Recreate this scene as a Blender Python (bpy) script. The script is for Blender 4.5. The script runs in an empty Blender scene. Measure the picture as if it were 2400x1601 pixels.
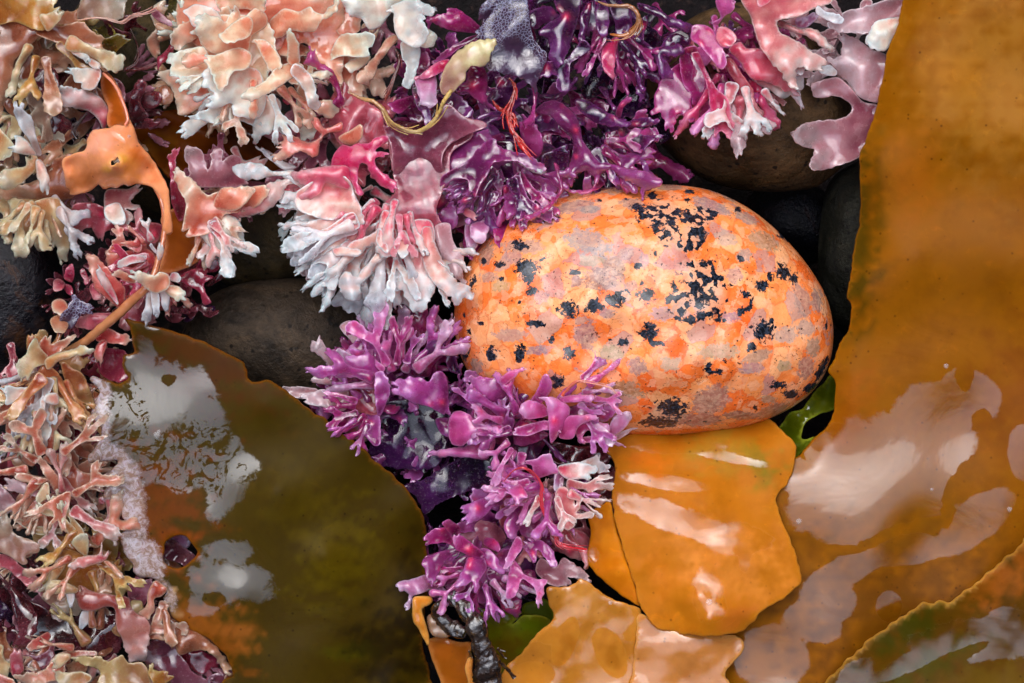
import bpy, math, random
import numpy as np
from mathutils import Vector
from mathutils.geometry import delaunay_2d_cdt

# ---------------------------------------------------------------- camera, sky, sun, exposure
# scale: the photograph's 2400 pixels span 0.24 m of beach at height z = 0
H = 0.62                                  # camera height above the pebble's waist
scene = bpy.context.scene
cam_d = bpy.data.cameras.new('camera')
cam_d.sensor_width = 36.0
cam_d.lens = 36.0 * H / 0.24
cam_d.clip_start = 0.02
cam_d.clip_end = 200
cam = bpy.data.objects.new('camera', cam_d)
cam.location = (0, 0, H)
scene.collection.objects.link(cam)
scene.camera = cam

SUN_EL, SUN_AZ = math.radians(58), math.radians(-14)      # light falls from above the top edge
CLOUD = 5.0                               # brightness of the cloud break against the plain sky
w = bpy.data.worlds.new('World')
scene.world = w
w.use_nodes = True
wn, wl = w.node_tree.nodes, w.node_tree.links
wn.clear()
sky = wn.new('ShaderNodeTexSky')
sky.sky_type = 'NISHITA'
sky.sun_disc = False
sky.sun_elevation = SUN_EL
sky.sun_rotation = SUN_AZ
hs = wn.new('ShaderNodeHueSaturation')
hs.inputs['Saturation'].default_value = 0.42
wbg = wn.new('ShaderNodeBackground')
wbg.inputs['Strength'].default_value = 0.06
wo = wn.new('ShaderNodeOutputWorld')
wl.new(sky.outputs[0], hs.inputs['Color'])
# an overcast sky: a bright break in the cloud overhead, duller cloud lower down
wtc = wn.new('ShaderNodeTexCoord')
wno = wn.new('ShaderNodeTexNoise')
wno.inputs['Scale'].default_value = 3.2
wno.inputs['Detail'].default_value = 5
wno.inputs['Roughness'].default_value = 0.55
wl.new(wtc.outputs['Generated'], wno.inputs['Vector'])
wdot = wn.new('ShaderNodeVectorMath')
wdot.operation = 'DOT_PRODUCT'
wl.new(wtc.outputs['Generated'], wdot.inputs[0])
wdot.inputs[1].default_value = (-0.05, 0.08, 0.995)
wrag = wn.new('ShaderNodeMath')
wrag.operation = 'MULTIPLY_ADD'
wl.new(wno.outputs['Fac'], wrag.inputs[0])
wrag.inputs[1].default_value = 0.14
wl.new(wdot.outputs['Value'], wrag.inputs[2])
wmr = wn.new('ShaderNodeMapRange')
wmr.interpolation_type = 'SMOOTHSTEP'
wl.new(wrag.outputs[0], wmr.inputs[0])
wmr.inputs[1].default_value = 0.76
wmr.inputs[2].default_value = 0.99
wmr.inputs[3].default_value = 0.10
wmr.inputs[4].default_value = CLOUD
wr = wn.new('ShaderNodeCombineColor')
for _i in range(3):
    wl.new(wmr.outputs[0], wr.inputs[_i])
wm = wn.new('ShaderNodeMix')
wm.data_type = 'RGBA'
wm.blend_type = 'MULTIPLY'
wm.inputs[0].default_value = 1.0
wl.new(hs.outputs[0], wm.inputs[6])
wl.new(wr.outputs[0], wm.inputs[7])
wl.new(wm.outputs[2], wbg.inputs['Color'])
wl.new(wbg.outputs[0], wo.inputs[0])

sun_d = bpy.data.lights.new('sun', 'SUN')
sun_d.energy = 0.95
sun_d.angle = math.radians(64)
sun_d.color = (1.0, 0.97, 0.93)
sun = bpy.data.objects.new('sun', sun_d)
_sd = Vector((math.sin(SUN_AZ) * math.cos(SUN_EL), math.cos(SUN_AZ) * math.cos(SUN_EL), math.sin(SUN_EL)))
sun.rotation_euler = _sd.to_track_quat('Z', 'Y').to_euler()
scene.collection.objects.link(sun)

scene.view_settings.view_transform = 'Standard'
scene.view_settings.look = 'None'
scene.view_settings.gamma = 1.0
scene.view_settings.exposure = 1.15
scene.cycles.use_denoising = True
scene.cycles.max_bounces = 8
scene.cycles.transparent_max_bounces = 12
scene.cycles.caustics_reflective = False
scene.cycles.caustics_refractive = False
scene.cycles.sample_clamp_indirect = 4

# ---------------------------------------------------------------- helpers
C = scene.collection
K = 800.0 / 2349.0
TILE = {1: (0, 0), 2: (800, 0), 3: (1600, 0), 4: (0, 534), 5: (800, 534), 6: (1600, 534), 7: (0, 1067), 8: (800, 1067), 9: (1600, 1067)}
U = 1e-4


def tp(tile, s):
    ox, oy = TILE[tile]
    return [(ox + float(a) * K, oy + float(b) * K) for a, b in (p.split(',') for p in s.split())]


def world(px, py, z):
    f = (H - z) / H
    return ((px - 1200) * U * f, -(py - 800.5) * U * f, z)


def lin(c):
    c = np.asarray(c, float) / 255.0
    return np.where(c <= 0.04045, c / 12.92, ((c + 0.055) / 1.055) ** 2.4) ** 1.12


class Wave:
    """smooth band-limited noise: a sum of random plane waves"""
    def __init__(self, seed, lam, n=9, spread=0.5):
        r = np.random.RandomState(seed)
        a = r.rand(n) * 2 * math.pi
        l = lam * np.exp((r.rand(n) - 0.5) * 2 * spread)
        self.kx, self.ky = 2 * math.pi * np.cos(a) / l, 2 * math.pi * np.sin(a) / l
        self.p = r.rand(n) * 2 * math.pi
        self.n = n

    def __call__(self, x, y):
        x, y = np.asarray(x, float), np.asarray(y, float)
        return np.sin(x[..., None] * self.kx + y[..., None] * self.ky + self.p).sum(-1) / math.sqrt(self.n / 2)


def catmull(pts, step, closed=True):
    p = np.array(pts, float)
    out = []
    n = len(p)
    rng = range(n) if closed else range(n - 1)
    for i in rng:
        if closed:
            a, b, c, d = p[i - 1], p[i], p[(i + 1) % n], p[(i + 2) % n]
        else:
            a, b, c, d = p[max(i - 1, 0)], p[i], p[i + 1], p[min(i + 2, n - 1)]
        L = np.linalg.norm(c - b)
        # centripetal-like tension: shorten tangents next to long segments to avoid overshoot
        m = max(1, int(round(L / step)))
        t1 = (c - a) * 0.5
        t2 = (d - b) * 0.5
        l1, l2 = np.linalg.norm(t1), np.linalg.norm(t2)
        if l1 > L:
            t1 = t1 * L / l1
        if l2 > L:
            t2 = t2 * L / l2
        for j in range(m):
            t = j / m
            h00, h10, h01, h11 = 2*t**3-3*t*t+1, t**3-2*t*t+t, -2*t**3+3*t*t, t**3-t*t
            out.append(h00 * b + h10 * t1 + h01 * c + h11 * t2)
    if not closed:
        out.append(p[-1])
    return np.array(out)


def inside(poly, q):
    x, y = q[:, 0], q[:, 1]
    r = np.zeros(len(q), bool)
    n = len(poly)
    j = n - 1
    for i in range(n):
        xi, yi = poly[i]
        xj, yj = poly[j]
        if yi != yj:
            c = ((yi > y) != (yj > y)) & (x < (xj - xi) * (y - yi) / (yj - yi) + xi)
            r ^= c
        j = i
    return r


def edge_dist(poly, q):
    a = poly
    b = np.roll(poly, -1, 0)
    best = np.full(len(q), 1e9)
    ab = b - a
    L2 = np.maximum((ab ** 2).sum(1), 1e-9)
    for s in range(0, len(q), 2000):
        qq = q[s:s + 2000]
        ap = qq[:, None, :] - a[None]
        t = np.clip((ap * ab[None]).sum(2) / L2[None], 0, 1)
        d = ap - t[..., None] * ab[None]
        best[s:s + 2000] = np.sqrt((d ** 2).sum(2).min(1))
    return best


def sheet_mesh(poly, holes=(), spacing=8.0, seed=0, rings=(1.5, 4.0)):
    """triangulate a 2-D outline with interior points; returns points, triangles, distance to the rim, rim flags"""
    poly = np.asarray(poly)
    r = np.random.RandomState(seed)
    loops = [poly] + [np.asarray(h) for h in holes]
    lo, hi = poly.min(0), poly.max(0)
    xs = np.arange(lo[0], hi[0], spacing)
    ys = np.arange(lo[1], hi[1], spacing * 0.87)
    gx, gy = np.meshgrid(xs, ys)
    gx = gx + (np.arange(len(ys)) % 2)[:, None] * spacing * 0.5
    g = np.stack([gx.ravel(), gy.ravel()], 1)
    g = g + (r.rand(*g.shape) - 0.5) * spacing * 0.3
    g = g[inside(poly, g)]
    cand = [(g, spacing * 0.62 if not rings else max(rings) + spacing * 0.4)]
    for lp in loops:
        for k, w_ in enumerate(rings):
            nx = np.roll(lp, -1, 0) - np.roll(lp, 1, 0)
            nn = np.stack([-nx[:, 1], nx[:, 0]], 1)
            nn /= np.maximum(np.linalg.norm(nn, axis=1), 1e-9)[:, None]
            for sgn in (1, -1):
                c = lp + nn * w_ * sgn
                c = c[::1 if k == 0 else 2]
                cand.append((c, w_ * 0.93))
    pts = []
    for c, dmin in cand:
        if not len(c):
            continue
        ok = inside(poly, c)
        for h in loops[1:]:
            ok &= ~inside(h, c)
        c = c[ok]
        if not len(c):
            continue
        d = np.min([edge_dist(lp, c) for lp in loops], 0)
        pts.append(c[d > dmin])
    allp = [*loops, *pts]
    vin = [Vector((float(a), float(b))) for arr in allp for a, b in arr]
    edges = []
    o = 0
    for lp in loops:
        n = len(lp)
        edges += [(o + i, o + (i + 1) % n) for i in range(n)]
        o += n
    vo, eo, fo, *_ = delaunay_2d_cdt(vin, edges, [], 0, 1e-4)
    P = np.array([(v[0], v[1]) for v in vo])
    T = np.array([f for f in fo if len(f) == 3])
    cen = P[T].mean(1)
    ok = inside(poly, cen)
    for h in loops[1:]:
        ok &= ~inside(h, cen)
    T = T[ok]
    used = np.unique(T)
    mp = -np.ones(len(P), int)
    mp[used] = np.arange(len(used))
    P, T = P[used], mp[T]
    a = P[T]
    ar = (a[:, 1, 0]-a[:, 0, 0])*(a[:, 2, 1]-a[:, 0, 1]) - (a[:, 1, 1]-a[:, 0, 1])*(a[:, 2, 0]-a[:, 0, 0])
    T[ar > 0] = T[ar > 0][:, ::-1]       # pixel y runs down: make the faces look up
    es = np.sort(np.concatenate([T[:, [0, 1]], T[:, [1, 2]], T[:, [2, 0]]]), 1)
    u, cnt = np.unique(es, axis=0, return_counts=True)
    rim = np.zeros(len(P), bool)
    rim[np.unique(u[cnt == 1])] = True
    d = np.min([edge_dist(lp, P) for lp in loops], 0)
    d[rim] = 0
    return P, T, d, rim


def link_mesh(name, verts, faces, mat, parent=None, attrs=None, smooth=True):
    me = bpy.data.meshes.new(name)
    me.from_pydata([tuple(v) for v in verts], [], [tuple(int(i) for i in f) for f in faces])
    if smooth:
        me.polygons.foreach_set('use_smooth', [True] * len(me.polygons))
    for k, v in (attrs or {}).items():
        v = np.asarray(v, float)
        if v.ndim == 2:
            at = me.attributes.new(k, 'FLOAT_COLOR', 'POINT')
            at.data.foreach_set('color', np.concatenate([v, np.ones((len(v), 1))], 1).astype(np.float32).ravel())
        else:
            at = me.attributes.new(k, 'FLOAT', 'POINT')
            at.data.foreach_set('value', v.astype(np.float32))
    me.materials.append(mat)
    me.update()
    ob = bpy.data.objects.new(name, me)
    C.objects.link(ob)
    if parent is not None:
        ob.parent = parent
        ob.matrix_parent_inverse = parent.matrix_world.inverted() if False else ob.matrix_parent_inverse
        ob.location = tuple(-c for c in parent.location)
    return ob


def thing(name, label, cat, loc, group=None):
    o = bpy.data.objects.new(name, None)
    o.empty_display_size = 0.005
    o.location = loc
    C.objects.link(o)
    o['label'] = label
    o['category'] = cat
    if group:
        o['group'] = group
    return o


def tag(o, label=None, cat=None, group=None, kind=None):
    if label:
        o['label'] = label
    if cat:
        o['category'] = cat
    if group:
        o['group'] = group
    if kind:
        o['kind'] = kind
    return o


def sheet_solid(P, T, d, rim, mid, half):
    """close a sheet into a thin solid: top and bottom skins share the rim"""
    n = len(P)
    top = np.array([world(x, y, z) for (x, y), z in zip(P, mid + half)])
    bi = np.arange(n)
    inner = np.where(~rim)[0]
    bi[inner] = n + np.arange(len(inner))
    bot = np.array([world(x, y, z) for (x, y), z in zip(P[inner], (mid - half)[inner])]) if len(inner) else np.zeros((0, 3))
    V = np.concatenate([top, bot]) if len(inner) else top
    idx = np.concatenate([np.arange(n), inner])
    F = np.concatenate([T, bi[T][:, ::-1]])
    keep = [i for i, f in enumerate(F) if i < len(T) or not rim[T[i - len(T)]].all()]
    return V, F[keep], idx


# ---------------------------------------------------------------- node materials
class NT:
    def __init__(self, name):
        self.m = bpy.data.materials.new(name)
        self.m.use_nodes = True
        self.t = self.m.node_tree
        self.t.nodes.clear()
        self.out = self.t.nodes.new('ShaderNodeOutputMaterial')

    def n(self, kind, **kw):
        nd = self.t.nodes.new(kind)
        for k, v in kw.items():
            setattr(nd, k, v)
        return nd

    def put(self, sock, v):
        if hasattr(v, 'is_output') or isinstance(v, bpy.types.NodeSocket):
            self.t.links.new(v, sock)
        else:
            if sock.type == 'RGBA' and len(v) == 3:
                v = (*v, 1)
            sock.default_value = v

    def attr(self, name, out='Fac'):
        a = self.n('ShaderNodeAttribute')
        a.attribute_name = name
        return a.outputs[out]

    def obj(self):
        return self.n('ShaderNodeTexCoord').outputs['Object']

    def noise(self, scale, detail=3, rough=0.5, vec=None, dist=0.0, out='Fac'):
        a = self.n('ShaderNodeTexNoise')
        a.inputs['Scale'].default_value = scale
        a.inputs['Detail'].default_value = detail
        a.inputs['Roughness'].default_value = rough
        a.inputs['Distortion'].default_value = dist
        self.t.links.new(vec if vec is not None else self.obj(), a.inputs['Vector'])
        return a.outputs[out]

    def voro(self, scale, vec=None, feature='F1', out='Distance', rnd=1.0):
        a = self.n('ShaderNodeTexVoronoi', feature=feature)
        a.inputs['Scale'].default_value = scale
        a.inputs['Randomness'].default_value = rnd
        self.t.links.new(vec if vec is not None else self.obj(), a.inputs['Vector'])
        return a.outputs[out]

    def math(self, op, a, b=0.0, c=0.0, clamp=False):
        m = self.n('ShaderNodeMath', operation=op, use_clamp=clamp)
        self.put(m.inputs[0], a)
        self.put(m.inputs[1], b)
        if op in ('MULTIPLY_ADD', 'SMOOTH_MIN', 'SMOOTH_MAX'):
            self.put(m.inputs[2], c)
        return m.outputs[0]

    def step(self, x, lo, hi, a=0.0, b=1.0):
        m = self.n('ShaderNodeMapRange', interpolation_type='SMOOTHSTEP')
        self.put(m.inputs[0], x)
        self.put(m.inputs[1], lo)
        self.put(m.inputs[2], hi)
        self.put(m.inputs[3], a)
        self.put(m.inputs[4], b)
        return m.outputs[0]

    def mix(self, f, a, b, mode='MIX'):
        m = self.n('ShaderNodeMix', data_type='RGBA', blend_type=mode)
        self.put(m.inputs[0], f)
        self.put(m.inputs[6], a)
        self.put(m.inputs[7], b)
        return m.outputs[2]

    def ramp(self, f, stops):
        r = self.n('ShaderNodeValToRGB')
        e = r.color_ramp.elements
        while len(e) < len(stops):
            e.new(0.5)
        for el, (p, c) in zip(e, stops):
            el.position = p
            el.color = (*c, 1)
        self.put(r.inputs[0], f)
        return r.outputs[0]

    def bump(self, h, strength=0.5, dist=0.0005, normal=None):
        b = self.n('ShaderNodeBump')
        b.inputs['Strength'].default_value = strength
        b.inputs['Distance'].default_value = dist
        self.put(b.inputs['Height'], h)
        if normal is not None:
            self.put(b.inputs['Normal'], normal)
        return b.outputs[0]

    def principled(self, **kw):
        p = self.n('ShaderNodeBsdfPrincipled')
        for k, v in kw.items():
            self.put(p.inputs[k.replace('_', ' ')], v)
        self.t.links.new(p.outputs[0], self.out.inputs[0])
        return p


def mat_frond():
    t = NT('frond_flesh')
    col = t.attr('col', 'Color')
    n1 = t.noise(450, 3, 0.6)
    n2 = t.noise(2400, 2, 0.6)
    c2 = t.mix(t.math('MULTIPLY', t.step(n1, 0.35, 0.7), 0.35), col, t.mix(1.0, col, (0.72, 0.5, 0.5), 'MULTIPLY'))
    n3 = t.noise(1500, 4, 0.75)
    c2 = t.mix(t.step(n3, 0.52, 0.72, 0, 0.35), c2, t.mix(1.0, c2, (0.78, 0.6, 0.62), 'MULTIPLY'))
    c2 = t.mix(t.step(n3, 0.46, 0.3, 0, 0.25), c2, t.mix(0.35, c2, (0.9, 0.85, 0.85)))
    h = t.math('ADD', t.math('MULTIPLY', t.noise(260, 2, 0.5), 1.0), t.math('MULTIPLY', n2, 0.12))
    nb = t.bump(h, 0.10, 0.0010)
    film = t.step(t.noise(150, 4, 0.6), 0.40, 0.47)
    rg = t.step(film, 0.0, 1.0, 0.28, 0.05)
    p = t.principled(Base_Color=c2, Roughness=rg, Normal=nb, IOR=1.45, Specular_IOR_Level=t.math('MULTIPLY_ADD', t.attr('gl'), 0.8, 0.15), Subsurface_Weight=t.attr('sss'),
                     Subsurface_Radius=(1.0, 0.55, 0.5), Subsurface_Scale=0.0045, Coat_Weight=t.math('MULTIPLY', film, t.attr('gl')), Coat_Roughness=0.03,
                     Alpha=t.attr('alpha'), Transmission_Weight=t.attr('trans'))
    p.inputs['Coat IOR'].default_value = 1.5
    return t.m


def mat_bryo():
    t = NT('bryozoan_crust')
    col = t.attr('col', 'Color')
    e = t.voro(1300, feature='DISTANCE_TO_EDGE')
    reg = t.step(t.math('ADD', t.attr('lace'), t.math('MULTIPLY', t.noise(300, 3), 0.5)), 0.62, 0.8)
    lace = t.math('MULTIPLY', t.step(e, 0.14, 0.04), reg)
    c2 = t.mix(lace, col, lin((130, 126, 150)))
    h = t.math('ADD', t.noise(300, 3), t.math('MULTIPLY', lace, 0.4))
    t.principled(Base_Color=c2, Roughness=0.15, Normal=t.bump(h, 0.5, 0.001), Specular_IOR_Level=0.8, Coat_Weight=0.5, Coat_Roughness=0.05,
                 Subsurface_Weight=0.3, Subsurface_Radius=(1, 0.5, 0.6), Subsurface_Scale=0.0015)
    return t.m

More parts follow.
